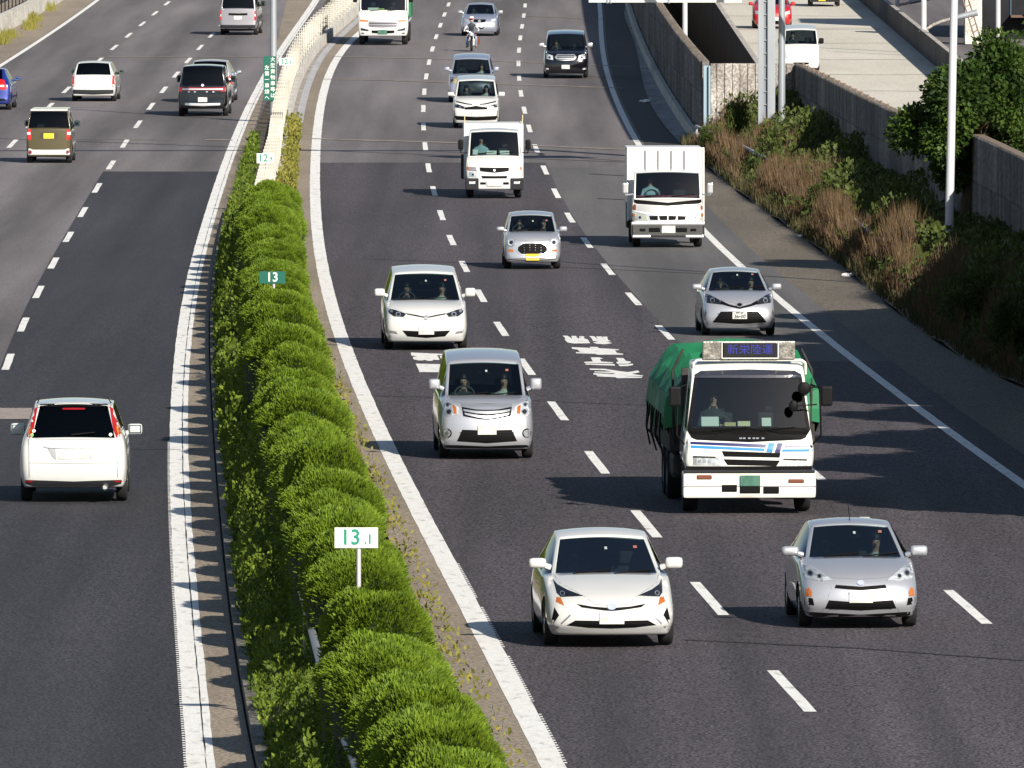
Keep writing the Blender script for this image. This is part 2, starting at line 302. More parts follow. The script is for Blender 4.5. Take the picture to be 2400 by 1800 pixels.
white_p=paint('white_paint',(.57,.575,.565)); silver_p=paint('silver_paint',(.50,.515,.56),.55,.38); black_p=paint('black_paint',(.004,.004,.006),0,.12); red_p=paint('red_paint',(.42,.012,.016)); blue_p=paint('blue_paint',(.012,.03,.22),.3)
brown_p=paint('olive_paint',(.075,.060,.026),.25); greysilver_p=paint('grey_silver_paint',(.30,.29,.32),.5,.4); cream_p=paint('truck_white_paint',(.72,.73,.68)); bluesilver_p=paint('blue_silver_paint',(.40,.43,.54),.55,.38)
skinm=mat('skin',(.45,.27,.19),.6); hairm=mat('hair',(.012,.010,.009),.55)
def ring(st,W):
    y,zt,wt,zb,wb,wm,zs,ws,cr=st[:9]; o=st[9] if len(st)>9 else {}
    pil=o.get('pil',.085); yr=o.get('yr',[0]*5); sw=o.get('sw',0)
    T=[(0,zt,0),(wt*.5,zt-cr*.22,0),(wt-pil,zt-cr*.7,0),(wt,zt-cr,0),(wb,zb,0)]
    Sd=[(wm,zb-.32*(zb-zs),1),(wm,zb-.68*(zb-zs),2),(ws,zs+.09,3)]
    wq=ws-.05
    B=[(wq,zs,4),(wq*.75,zs,4),(wq*.5,zs,4),(wq*.25,zs,4),(0,zs,4)]
    return [(x,y+yr[r]+sw*(abs(x)/W)**2.4,z) for x,z,r in T+Sd+B]   # 13 half points
def car_shell(stations,glz,W,L,H,wheels,wr,m_paint,arch=True,level=2):
    """lofted, subdivided body; returns (body object, dict of glass objects, bvh)"""
    bm=bmesh.new(); rings=[]
    Wh=W/2
    for s in stations:
        h=ring(s,Wh); vs=[bm.verts.new(p) for p in h]; vm=[bm.verts.new((-p[0],p[1],p[2])) for p in h[1:12]]
        rings.append((vs,vm))
    def P(i,k,s): # k 0..12 half index, s side
        vs,vm=rings[i]; return vs[k] if (s>0 or k in (0,12)) else vm[k-1]
    for i in range(len(rings)-1):
        for k in range(12):
            for s in (1,-1):
                q=[P(i,k,s),P(i+1,k,s),P(i+1,k+1,s),P(i,k+1,s)]
                if s<0: q=q[::-1]
                f=bm.faces.new(q); f.material_index=glz.get((i,k),0); f.smooth=True
    for end,i in ((0,0),(1,len(rings)-1)):
        st_=stations[i]; o=st_[9] if len(st_)>9 else {}; yr=o.get('yr',[0]*5); sw=o.get('sw',0); h=ring(st_,Wh); g={}
        for s in (1,-1):
            for c in range(5):
                for r in range(5):
                    if r==0: v=P(i,c,s)
                    elif r==4: v=P(i,12-c,s) if c<4 else P(i,8,s)
                    elif c==4: v=P(i,4+r,s)
                    else:
                        if c==0 and s<0: v=g[(1,0,r)]
                        else:
                            t=(h[4][2]-h[4+r][2])/(h[4][2]-h[8][2]); z=h[c][2]+t*(h[8][2]-h[c][2]); fr=h[c][0]/h[4][0]*(1-t)+t*c/4; x=fr*h[4+r][0]
                            v=bm.verts.new((s*x,st_[0]+yr[r]+sw*(x/Wh)**2.4,z))
                    g[(s,c,r)]=v
            for c in range(4):
                for r in range(4):
                    q=[g[(s,c,r)],g[(s,c+1,r)],g[(s,c+1,r+1)],g[(s,c,r+1)]]
                    if len(set(q))<4: continue
                    if (s<0)!=(end==1): q=q[::-1]
                    f=bm.faces.new(q); f.smooth=True; f.material_index=glz.get(('cap',end,c,r),0)
    bmesh.ops.recalc_face_normals(bm,faces=bm.faces)
    cl=bm.edges.layers.float.new('crease_edge')
    def cre(a,b,v):
        e=bm.edges.get((a,b))
        if e: e[cl]=max(e[cl],v)
    nR=len(rings)
    for s in (1,-1):
        for i in range(nR-1):
            for k,v in ((2,.55 if 2<=i<nR-1 else 0),(3,.6 if i>=2 else .3),(4,.35),(8,.75),(5,.0)):
                cre(P(i,k,s),P(i+1,k,s),v)
        for i in (2,3,nR-1 if nR==7 else nR-2,5):
            for k in (0,1,2): cre(P(i,k,s),P(i,k+1,s),.55)
        for k in (3,): cre(P(2,k,s),P(2,k+1,s),.4)
        for i in (0,nR-1):
            for k in (8,9,10,11): cre(P(i,k,s),P(i,k+1,s),.6)
            cre(P(i,7,s),P(i,8,s),.3)
    me=bpy.data.meshes.new('shell'); bm.to_mesh(me); bm.free()
    tmp=bpy.data.objects.new('shell',me); COL.objects.link(tmp)
    for mm in (m_paint,wsg,sdg,trim): me.materials.append(mm)
    md=tmp.modifiers.new('s','SUBSURF'); md.levels=level; md.render_levels=level; md.boundary_smooth='PRESERVE_CORNERS'
    dg=bpy.context.evaluated_depsgraph_get(); m2=bpy.data.meshes.new_from_object(tmp.evaluated_get(dg)); tmp.modifiers.clear(); tmp.data=m2
    # fit to the true size
    co=np.array([v.co[:] for v in m2.vertices]); mn=co.min(0); mx=co.max(0); zs=min(s[6] for s in stations)
    co[:,0]*=W/(mx[0]-mn[0]); co[:,1]=(co[:,1]-mn[1])*L/(mx[1]-mn[1]); co[:,2]=zs+(co[:,2]-mn[2])*(H-zs)/(mx[2]-mn[2])
    m2.vertices.foreach_set('co',co.ravel()); m2.update()
    bv=BVHTree.FromPolygons([tuple(c) for c in co],[tuple(p.vertices) for p in m2.polygons])
    if arch:
        cb=bmesh.new()
        for y in wheels:
            for s in (-1,1):
                cyl(cb,(s*(Wh-.27),y,wr),(s*(Wh+.3),y,wr),wr*1.14,n=28)
        for f in cb.faces: f.material_index=3
        bmesh.ops.recalc_face_normals(cb,faces=cb.faces)
        cm=bpy.data.meshes.new('cut'); cb.to_mesh(cm); cb.free(); co_=bpy.data.objects.new('cut',cm); COL.objects.link(co_)
        for mm in (m_paint,wsg,sdg,trim): cm.materials.append(mm)
        b=tmp.modifiers.new('b','BOOLEAN'); b.operation='DIFFERENCE'; b.object=co_; b.solver='EXACT'
        dg=bpy.context.evaluated_depsgraph_get(); m3=bpy.data.meshes.new_from_object(tmp.evaluated_get(dg)); tmp.modifiers.clear(); tmp.data=m3; bpy.data.objects.remove(co_); m2=m3
    out={}
    for idx,nm in ((1,'windscreen'),(2,'side_glass')):
        g=bmesh.new(); g.from_mesh(m2); bmesh.ops.delete(g,geom=[f for f in g.faces if f.material_index!=idx],context='FACES')
        if len(g.faces): 
            for f in g.faces: f.material_index=0
            out[idx]=g
        else: g.free()
    bm=bmesh.new(); bm.from_mesh(m2); bmesh.ops.delete(bm,geom=[f for f in bm.faces if f.material_index in (1,2)],context='FACES')
    for f in bm.faces: f.material_index=1 if f.material_index==3 else 0
    bpy.data.objects.remove(tmp)
    return bm,out,bv
def split_islands(g):
    """split a glass bmesh into islands"""
    seen=set(); isl=[]
    for f in g.faces:
        if f.index in seen: continue
        st_=[f]; seen.add(f.index); c=[]
        while st_:
            a=st_.pop(); c.append(a)
            for e in a.edges:
                for b in e.link_faces:
                    if b.index not in seen: seen.add(b.index); st_.append(b)
        isl.append(c)
    res=[]
    for c in isl:
        vm={}; n=bmesh.new()
        for f in c:
            vs=[]
            for v in f.verts:
                if v.index not in vm: vm[v.index]=n.verts.new(v.co)
                vs.append(vm[v.index])
            n.faces.new(vs).smooth=True
        res.append(n)
    g.free(); return res
class Veh:
    def __init__(s,name,label,group,cat='car'):
        s.root=empty(name,(0,0,0),0,label,cat,group); s.bv=None; s.eps=.05
    def shell(s,st_,glz,W,L,H,wheels,wr,m,**k):
        bm,gl,bv=car_shell(st_,glz,W,L,H,wheels,wr,m,**k); s.W,s.L,s.H,s.bv=W,L,H,bv
        for f in bm.faces: f.smooth=True
        b=obj('body',bm,[m,trim],s.root); sd=b.modifiers.new('lining','SOLIDIFY'); sd.thickness=.022; sd.offset=-1; sd.material_offset=1; sd.use_quality_normals=True
        s.body=b; s.paint=m
        for idx,g in gl.items():
            g.faces.ensure_lookup_table(); g.verts.index_update(); g.faces.index_update()
            for n in split_islands(g):
                ys=[v.co.y for v in n.verts]; xs=[v.co.x for v in n.verts]; cx=sum(xs)/len(xs); cy=sum(ys)/len(ys)
                nm='windscreen' if (idx==1 and abs(cx)<.1 and cy<L*.5) else ('rear_window' if abs(cx)<.1 else 'side_window')
                fr=n.copy(); r_=bmesh.ops.inset_region(fr,faces=fr.faces[:],thickness=.028 if nm!='windscreen' else .034,use_boundary=True,use_even_offset=True)
                keep=set(r_['faces']); bmesh.ops.delete(fr,geom=[f for f in fr.faces if f not in keep],context='FACES')
                fr.normal_update(); cc=Vector((0,L*.5,H*.4))
                for v in fr.verts: v.co+=(v.co-cc).normalized()*.005
                g_=obj(nm,n,wsg if nm=='windscreen' else (s.rearglass if nm=='rear_window' and hasattr(s,'rearglass') else sdg),s.root); obj('window_seal',fr,trim,g_)
        return s
    def wheel(s,x,y,r,wd=.19,rim='alloy',dual=False):
        """x = signed centre offset"""
        bm=bmesh.new(); sgn=1 if x>0 else -1; n=32
        prof=[(-wd/2,r*.62),(-wd/2,r*.9),(-wd*.42,r*.975),(-wd*.25,r),(wd*.25,r),(wd*.42,r*.975),(wd/2,r*.9),(wd/2,r*.62)]
        rr=[[bm.verts.new((px,pr*math.sin(2*math.pi*i/n),pr*math.cos(2*math.pi*i/n))) for px,pr in prof] for i in range(n)]
        for i in range(n):
            for k in range(len(prof)-1): bm.faces.new((rr[i][k],rr[i][k+1],rr[(i+1)%n][k+1],rr[(i+1)%n][k])).smooth=True
            bm.faces.new((rr[i][-1],rr[i][0],rr[(i+1)%n][0],rr[(i+1)%n][-1]))
        bmesh.ops.recalc_face_normals(bm,faces=bm.faces)
        w_=obj('wheel',bm,rubber,s.root); w_.location=(x,y,r)
        bm=bmesh.new(); o=sgn*(wd/2-.02)
        cyl(bm,(o-sgn*.05,0,0),(o-sgn*.035,0,0),r*.62,n=24,mi=1); cyl(bm,(o-sgn*.05,0,0),(o+sgn*.01,0,0),r*.16,n=12)
        if rim=='alloy':
            for k in range(7):
                a=2*math.pi*k/7; d=Vector((0,math.sin(a),math.cos(a))); cyl(bm,Vector((o,0,0))+d*r*.1,Vector((o-sgn*.005,0,0))+d*r*.6,r*.07,r*.05,6)
        else:
            cyl(bm,(o-sgn*.04,0,0),(o-sgn*.005,0,0),r*.5,r*.45,20)
        tor=[]
        for i in range(24):
            a=2*math.pi*i/24; tor.append([bm.verts.new((o+dx,rr_*math.sin(a),rr_*math.cos(a))) for dx,rr_ in ((-.01*sgn,r*.57),(.008*sgn,r*.6),(-.01*sgn,r*.645))])
        for i in range(24):
            for k in range(2): bm.faces.new((tor[i][k],tor[i][k+1],tor[(i+1)%24][k+1],tor[(i+1)%24][k]))
        obj('rim',bm,[alloy if rim=='alloy' else steel_rim,trim],w_)
        return w_
    def patch(s,name,pts,m,off=.006,th=.012,rear=False,parent=None,grid=.07,side=None):
        flat=name=='lens'
        """2D outline (x, apparent height) laid onto the body surface seen from the front (or rear)"""
        bm=bmesh.new(); vs=[bm.verts.new((x,0,z)) for x,z in pts]
        try: f=bm.faces.new(vs)
        except Exception: bm.free(); return None
        f.normal_update()
        if f.normal.y>0: bmesh.ops.reverse_faces(bm,faces=[f])
        bmesh.ops.triangulate(bm,faces=bm.faces[:])
        x0=min(p[0] for p in pts);x1=max(p[0] for p in pts);z0=min(p[1] for p in pts);z1=max(p[1] for p in pts)
        for a,b,ax in ((x0,x1,0),(z0,z1,2)):
            n=int((b-a)/grid)
            for i in range(1,n+1):
                c=a+(b-a)*i/(n+1); co=[0,0,0]; co[ax]=c; no=[0,0,0]; no[ax]=1
                bmesh.ops.bisect_plane(bm,geom=bm.verts[:]+bm.edges[:]+bm.faces[:],plane_co=co,plane_no=no)
        e=s.eps; sg=-1 if rear else 1; yref=s.L if rear else 0.
        d=Vector((0,sg,-e)).normalized(); hits=[]; ok=[]
        for v in bm.verts:
            x=v.co.x*(-1 if rear else 1); org=Vector((x,yref-sg*8,v.co.z+8*e)); h=s.bv.ray_cast(org,d,20)
            if h[0] is None:
                q=s.bv.find_nearest(org+d*8.2); p=q[0]; p=Vector((p.x,p.y,v.co.z))if q[0] is not None else org+d*8
                v.co=p-d*off
            else: v.co=h[0]-d*off
        if flat: return obj(name,bm,m,parent or s.root)
        r=bmesh.ops.extrude_face_region(bm,geom=bm.faces[:]); nv=[x for x in r['geom'] if isinstance(x,bmesh.types.BMVert)]
        bmesh.ops.translate(bm,verts=nv,vec=-d*0.0)
        # extruded copy becomes the front; push the original ones back
        s_=set(nv)
        for v in bm.verts:
            if v not in s_: v.co+=d*th
        bmesh.ops.recalc_face_normals(bm,faces=bm.faces)
        return obj(name,bm,m,parent or s.root)
    def sym(s,name,pts,m,**k):
        a=s.patch(name,pts,m,**k); b=s.patch(name,[(-x,z) for x,z in pts],m,**k); return a,b
    def symc(s,name,half,m,**k):
        """centre patch from its right half listed from the top centre to the bottom centre"""
        full=list(half)+[(-x,z) for x,z in reversed(half) if abs(x)>1e-6]
        return s.patch(name,full,m,**k)
    def rect(s,name,x,z,w_,h,m,**k): return s.patch(name,[(x-w_/2,z-h/2),(x+w_/2,z-h/2),(x+w_/2,z+h/2),(x-w_/2,z+h/2)],m,**k)
    def disc(s,name,x,z,r,m,n=14,rz=None,**k): return s.patch(name,[(x+r*math.cos(2*math.pi*i/n),z+(rz or r)*math.sin(2*math.pi*i/n)) for i in range(n)],m,grid=.5,**k)
    def bars(s,x,z0,z1,n,m,wd=.012,par=None,taper=0,**k):
        for i in range(n):
            z=z0+(z1-z0)*(i+.5)/n; xx=x-taper*(i+.5)/n; s.patch('grille_bar',[(-xx,z-wd/2),(xx,z-wd/2),(xx,z+wd/2),(-xx,z+wd/2)],m,off=.014,parent=par,grid=.15,**k)
    def mirror(s,x,y,z,m,w_=.20,h=.13,dx=.10,rear=False,shape=1):
        dx=.0; w_+=.035; x-=.0
        for sg in (-1,1):
            bm=bmesh.new(); h*=1.12; box(bm,-w_/2,w_/2,-.055,.07,-h/2,h/2,bev=.053 if shape else .02)
            for f in bm.faces: f.smooth=True
            cyl(bm,(-sg*(w_/2-.05),.0,-h*.2),(-sg*(w_/2+.05),.04,-h*.45),.035,.045,8)
            bmesh.ops.translate(bm,verts=bm.verts,vec=(sg*(x+dx+w_/2),y,z))
            o=obj('door_mirror',bm,m,s.root)
            bm=bmesh.new(); box(bm,-w_*.42,w_*.42,.058,.066,-h*.38,h*.38,bev=.003); bmesh.ops.translate(bm,verts=bm.verts,vec=(sg*(x+dx+w_/2),y,z)); obj('mirror_glass',bm,mat('mirror_glass',(.25,.42,.44),.05,.9),o)
    def cabin(s,dash_y,dash_z,seat_y,floor=.45,wd=None,rows=2,seat_z=None,rowgap=.85,wheel_h=True,truck=False):
        W=wd or s.W; bm=bmesh.new(); box(bm,-W*.42,W*.42,dash_y,dash_y+.35,dash_z-.25,dash_z,bev=.05); obj('dashboard',bm,inner,s.root)
        if wheel_h:
            bm=bmesh.new(); c=Vector((-W*.21,dash_y+.42,dash_z+.02)); n=18; rr=.18; pts=[c+Vector((rr*math.cos(2*math.pi*i/n),rr*.45*math.sin(2*math.pi*i/n),rr*.85*math.sin(2*math.pi*i/n))) for i in range(n+1)]
            tube(bm,pts,.016,6); tube(bm,[c-Vector((rr,0,0)),c+Vector((rr,0,0))],.018,6); obj('steering_wheel',bm,inner2,s.root)
        z=seat_z or dash_z-.08
        for r in range(rows):
            for sx in ((-.21,.21) if r==0 or not truck else ()):
                bm=bmesh.new(); y=seat_y+r*rowgap
                box(bm,sx*W-.24,sx*W+.24,y-.45,y+.05,z-.62,z-.42,bev=.06); box(bm,sx*W-.24,sx*W+.24,y,y+.14,z-.5,z+.12,bev=.05); box(bm,sx*W-.12,sx*W+.12,y+.04,y+.13,z+.14,z+.33,bev=.04)
                obj('seat',bm,inner,s.root)
        bm=bmesh.new(); zz=s.H-.2; 
        return s
    def seam(s,pts,w_=.0045,rear=False,m=None):
        """shut line drawn on the body through (x, height) points, mirrored"""
        for sg in (1,-1):
            for a,b in zip(pts,pts[1:]):
                d=Vector((b[0]-a[0],b[1]-a[1])); n=Vector((-d.y,d.x)).normalized()*w_/2
                s.patch('shut_line',[(sg*(a[0]-n.x),a[1]-n.y),(sg*(b[0]-n.x),b[1]-n.y),(sg*(b[0]+n.x),b[1]+n.y),(sg*(a[0]+n.x),a[1]+n.y)],m or seam_m,off=.003,th=.004,rear=rear,grid=.12)
    def glassbits(s,z_top,x=.42,col=None):
        s.rect('sticker',x,z_top-.03,.05,.035,mat('inspection_sticker',(.3,.12,.1),.5),off=.012,grid=.5); s.rect('sticker',.03,z_top-.045,.035,.035,sticker_m,off=.012,grid=.5)
        bm=bmesh.new(); y=s.L*.36; h=s.bv.ray_cast(Vector((0,-8,z_top-.07+8*s.eps)),Vector((0,1,-s.eps)).normalized(),20)
        if h[0] is not None: p=h[0]; box(bm,-.12,.12,p.y+.10,p.y+.13,p.z-.06,p.z,bev=.01); obj('rear_view_mirror',bm,trim,s.root)
        else: bm.free()
    def plate(s,x,z,m=plate_w,rear=False,w_=.33,h=.165,txt=None,off=.02,ink=(.02,.1,.05)):
        p=s.rect('number_plate',x,z,w_,h,m,off=off,rear=rear,grid=.5)
        # flatten: keep plate planar
        me=p.data; ys=[v.co.y for v in me.vertices]; y=(min(ys) if not rear else max(ys))
        for v in me.vertices: v.co.y=y+(0 if (v.co.y<y+.006)==(not rear) else 0)+(.0 if abs(v.co.y-y)<.001 else (.01 if not rear else -.01))
        if txt:
            inkm=mat('plate_ink',ink,.6)
            for t,sz,dz in txt: text('plate_digits',t,(x*(1 if not rear else -1),y-(.004 if not rear else -.004),sum(v.co.z for v in me.vertices)/len(me.vertices)+dz),sz,inkm,rot=(math.pi/2,0,0 if not rear else math.pi),parent=p,bold=.001,ext=.001)
        return p
    def wipers(s,xs,z0,dy,L_=.5,rear=False):
        for x,dirx in xs:
            pts=[]
            for t in (0,.5,1):
                X=x+dirx*L_*t; Z=z0+.05*t+.02; d=Vector((0,-1 if rear else 1,-s.eps)).normalized(); o=Vector((X*(-1 if rear else 1),(s.L+8) if rear else -8,Z+8*s.eps)); h=s.bv.ray_cast(o,d,20)
                if h[0] is not None: pts.append(h[0]-d*.02)
            if len(pts)>1:
                bm=bmesh.new(); tube(bm,pts,.010,6); obj('wiper',bm,trim,s.root)
    def put(s,u,v,f,rear=False,yaw=0,wy=.8,scale=1.0,gz=0):
        """front (or rear) wheel touches the ground at the pixel row v"""
        g=G(u,v,gz); h=heading(f,g.y) if f else 0; h+=yaw
        if rear: 
            r=s.root; r.rotation_euler=(0,0,math.pi+h); d=Vector((-math.sin(h),math.cos(h),0)); p=Vector((g.x,g.y,0))+d*(s.L-wy)*1.0
        else:
            r=s.root; r.rotation_euler=(0,0,h); d=Vector((-math.sin(h),math.cos(h),0)); p=Vector((g.x,g.y,0))-d*wy
        r.scale=(scale,)*3; p.z=GZ(g.y)+.012+gz; r.location=p; s.wy=wy; slope=(GZ(g.y+2)-GZ(g.y-2))/4
        r.rotation_euler[0]=-slope if rear else slope
        return s
class Fr:
    """frame of a photo crop: crop pixels -> metres on the vehicle's front plane"""
    def __init__(s,cx,cy,k,dz=.04): s.cx,s.cy,s.k,s.dz=cx,cy,k,dz
    def __call__(s,*pts): return [(abs(px-s.cx)/s.k,(s.cy-py)/s.k+s.dz) for px,py in pts]
    def raw(s,*pts): return [((px-s.cx)/s.k,(s.cy-py)/s.k+s.dz) for px,py in pts]
    def c(s,*pts): 
        q=s(*pts); q[0]=(0,q[0][1]); q[-1]=(0,q[-1][1]); return q
def stations(kind,**p):
    """side-profile presets -> station list + glass map"""
    g=lambda k,d: p.get(k,d)
    W=p['W']/2; H=p['H']; L=p['L']; zs=g('zs',.2); hz=g('hood_z',.95); hw=g('hood_w',W*.78); nose=g('nose',[.20,.06,0,.02,.07]); cy=g('cowl_y',.85); cz=g('cowl_z',1.1); cw=g('cowl_w',W*.86)
    wy=g('ws_y',1.6); wz=g('ws_z',H-.12); rw=g('roof_w',W*.78); belt=g('belt',cz-.06); ry=g('roof_y',L-.35); rz=g('roof_z',H-.06); by=g('back_y',L-.06); bz=g('back_z',belt+.05); sw=g('sw',.16); cr=g('crown',.05); bw=g('belt_w',W*.96)
    S_=[(0,hz,hw,hz-g('fend',.06),W*.9,W*.97,zs,W*.93,g('hcrown',.03),dict(yr=nose,sw=sw)),
       (cy*.5+.1,(hz+cz)/2+g('hbulge',.03),(hw+cw)/2,(hz+belt)/2,W*.95,W*.99,zs,W*.96,.03,dict(sw=sw*.6)),
       (cy,cz,cw,belt,bw,W,zs,W*.97,.03,dict(sw=sw*.8,pil=g('pil',.05))),
       (wy,wz,rw,belt+.02,bw,W,zs,W*.97,cr,dict(sw=sw*.55,pil=g('pil',.05))),
       ((wy+ry)/2-.1,H,rw,belt+.03,bw,W,zs,W*.97,cr+.01,dict(pil=.09)),
       (ry,rz,rw*.98,belt+.04,bw*.99,W,zs,W*.97,cr,dict(sw=-sw*.4,pil=g('rpil',.09)))]
    glz={(2,0):1,(2,1):1,(2,3):2,(3,3):2,(4,3):2}
    if kind=='van':
        S_.append((by,bz,g('back_w',rw*1.06),bz-.03,bw*.98,W*.98,zs+.04,W*.95,.02,dict(sw=-sw*.4,yr=g('tail',[0,.03,.05,.08,.05]),pil=g('rpil',.09))))
        glz.update({(5,0):1,(5,1):1,(5,3):2 if g('wrapq',0) else 0})
    else:
        dy=g('deck_y',L-.1)
        S_.append((by,bz,rw*1.04,belt+.03,bw*.97,W*.99,zs+.03,W*.95,.03,dict(sw=-sw*.3)))
        S_.append((dy,g('deck_z',bz-.03),rw*.98,belt-.04,bw*.93,W*.95,zs+.05,W*.92,.03,dict(sw=-sw*.5,yr=g('tail',[0,.03,.05,.08,.05]))))
        glz.update({(5,0):1,(5,1):1})
    return S_,glz
# ================= the traffic
shirt_w=nmat('white_shirt',[(.4,(.6,.62,.58)),(.6,(.35,.4,.36))],scale=(30,30,30),obj=True); shirt_b=mat('light_blue_shirt',(.35,.48,.55),.8); shirt_d=mat('dark_jacket',(.03,.035,.045),.8); denim=mat('denim',(.07,.09,.15),.9)
PEOPLE=[]
def skin_mesh(joints,edges,subs=2,root=0):
    me=bpy.data.meshes.new('fig'); me.from_pydata([j[0] for j in joints],edges,[]); o=bpy.data.objects.new('fig',me); COL.objects.link(o)
    o.modifiers.new('k','SKIN'); sv=me.skin_vertices[0].data
    for i,j in enumerate(joints): sv[i].radius=(j[1],j[2] if len(j)>2 else j[1]); sv[i].use_root=(i==root)
    m=o.modifiers.new('s','SUBSURF'); m.levels=subs; m.render_levels=subs
    dg=bpy.context.evaluated_depsgraph_get(); r=bpy.data.meshes.new_from_object(o.evaluated_get(dg)); bpy.data.objects.remove(o); return r
def seated(x,y,z,veh,shirt,label,hands=True,longhair=False,hat=None):
    """upper body of a seated person; (x,y,z) = hip point in the vehicle's frame, faces -y"""
    h=.0
    J=[((0,0,0),.15,.11),((0,.03,.25),.14,.10),((0,.02,.45),.15,.09),((0,0,.54),.05,.05),((0,-.01,.60),.05,.05),((0,-.03,.68),.075,.09),((0,-.02,.76),.07,.085)]
    Ed=[(0,1),(1,2),(2,3),(3,4),(4,5),(5,6)]
    for s in (-1,1):
        b=len(J); J+= [((s*.17,.02,.43),.055),((s*.24,-.08,.22),.042),((s*.14,-.36,.22),.034),((s*.13,-.43,.25),.035,.025)]; Ed+=[(2,b),(b,b+1),(b+1,b+2),(b+2,b+3)]
        for k in range(4):
            a=.05*(k-1.5); q=len(J); J+=[((s*.13+a*.5,-.47,.27-.004*k),.009),((s*.13+a*.6,-.495,.255-.003*k),.008)]; Ed+=[(b+3,q),(q,q+1)]
        q=len(J); J+=[((s*.09,-.45,.28),.010),((s*.07,-.47,.275),.009)]; Ed+=[(b+3,q),(q,q+1)]
        b=len(J); J+=[((s*.10,-.05,-.02),.09),((s*.12,-.42,.02),.07)]; Ed+=[(0,b),(b,b+1)]
    me=skin_mesh(J,Ed,1)
    for m in (skinm,shirt,denim): me.materials.append(m)
    for p in me.polygons:
        c=p.center; p.use_smooth=True
        p.material_index=0 if (c.z>.53 or (c.y<-.30 and c.z>.12 and abs(c.x)<.3)) else (2 if (c.z<-.0 or (c.y<-.2 and c.z<.1)) else 1)
    o=link('person',me); tag(o,label,'person','people seated in the vehicles')
    bm=bmesh.new(); ell(bm,Vector((0,.005,.755)),(.083,.10,.095)); 
    if longhair: ell(bm,Vector((0,.05,.66)),(.09,.06,.13))
    hh=obj('hair',bm,hairm,o)
    for s in (-1,1): bm=bmesh.new(); ell(bm,Vector((s*.03,-.118,.705)),(.012,.006,.007),8,6); obj('eye',bm,hairm,o)
    bm=bmesh.new(); ell(bm,Vector((0,-.128,.68)),(.012,.016,.022),8,6); obj('nose',bm,skinm,o)
    bm=bmesh.new(); ell(bm,Vector((0,-.112,.645)),(.022,.006,.006),8,6); obj('mouth',bm,mat('lips',(.3,.1,.08),.6),o)
    PEOPLE.append((o,veh,Vector((x,y,z)),0)); return o
def papers(V_,items):
    for x,y,z,w_,h,m,lab in items:
        bm=bmesh.new(); box(bm,-w_/2,w_/2,0,.03,0,h,bev=.006); bmesh.ops.rotate(bm,verts=bm.verts,cent=(0,0,0),matrix=Matrix.Rotation(-.5,3,'X'))
        o=obj('dashboard_item',bm,m); tag(o,lab,'dash item','things lying on dashboards'); PEOPLE.append((o,V_,Vector((x,y,z)),0))
paper=mat('paper',(.8,.8,.76),.7); 
def V(name,label,group,u,v,cat='car'):
    q=Veh(name,label,group,cat); g=G(u,v); q.eps=(CH-g.z)/g.y; q.uv=(u,v); return q
def place(q,f,kpx,rear=False,yaw=0,wy=.8,gz=0):
    g=G(q.uv[0],q.uv[1],gz); q.put(q.uv[0],q.uv[1],f,rear,yaw,wy,scale=kpx/SC(g.y,g.z),gz=gz); return q
def four(q,y0,y1,r=.30,rim='alloy',inset=.11,wd=.185):
    for y in (y0,y1):
        for s in (-1,1): q.wheel(s*(q.W/2-inset),y,r,wd,rim)
def lamp(q,pts,m=None,bulbs=(),rear=False,amb=None,raw=False,outer=lens):
    """headlamp: dark housing, reflector bowls, clear lens"""
    for s in (1,-1):
        P=[(s*x,z) for x,z in pts]; h=q.patch('headlight',P,m or reflector,off=.006,rear=rear)
        if h is None: continue
        for (bx,bz,br) in bulbs:
            q.disc('lamp_ring',s*bx,bz,br,chrome,off=.010,parent=h,th=.006); q.disc('lamp_bulb',s*bx,bz,br*.62,lampdark if br>.03 else chrome,off=.014,parent=h,th=.006)
        if amb: q.patch('turn_signal',[(s*x,z) for x,z in amb],amber,off=.012,parent=h,th=.006)
        q.patch('lens',P,outer,off=.02,th=.003,parent=h)
GR='vehicles coming towards the camera on the right carriageway'; GL='vehicles driving away on the left carriageway'; GP='vehicles on the side ramp'
# --- 1 white hybrid hatchback, nearest
q=V('car','white wedge-nosed hatchback with arrow-shaped headlights, nearest car in the middle lane',GR,1425,1513); f=Fr(1745,865,484)
S_,gz=stations('hatch',W=1.76,H=1.47,L=4.5,zs=.17,hood_z=.66,hood_w=.62,nose=[.10,-.02,-.04,.0,.10],cowl_y=1.15,cowl_z=.93,cowl_w=.74,belt=.90,ws_y=2.15,ws_z=1.35,roof_w=.62,roof_y=3.3,roof_z=1.40,back_y=4.1,back_z=1.12,deck_y=4.4,deck_z=.98,sw=.22,hbulge=.05,pil=.05)
q.shell(S_,gz,1.76,4.5,1.47,(.85,3.55),.31,white_p); four(q,.85,3.55,.31); q.cabin(1.35,.93,2.45)
lamp(q,f((1391,428),(1415,465),(1470,500),(1568,541),(1500,545),(1425,548),(1402,520)),lampdark,bulbs=[(.635,.745,.035)])
q.sym('turn_signal',f((1398,548),(1424,552),(1442,606),(1390,580)),amber)
q.symc('grille',f.c((1745,622),(1620,612),(1520,594),(1552,617),(1690,637),(1745,641)),grille_m)
q.disc('emblem',0,f((1745,612))[0][1],.062,mat('emblem_blue',(.35,.4,.62),.3),rz=.045,off=.02)
q.symc('lower_grille',f.c((1745,706),(1510,702),(1455,733),(1600,749),(1745,754)),grille_m); 
q.sym('air_intake',f((1380,615),(1408,668),(1372,722),(1355,722)),grille_m)
q.sym('bumper_crease',f((1478,660),(1482,672),(1400,750),(1340,772),(1335,766),(1392,742)),greysilver_p,off=.003,th=.004)
q.plate(0,f((1745,686))[0][1]); q.mirror(.80,1.35,1.07,white_p,w_=.20,h=.12); q.wipers([(-.45,1),(.1,1)],.99,0,.5)
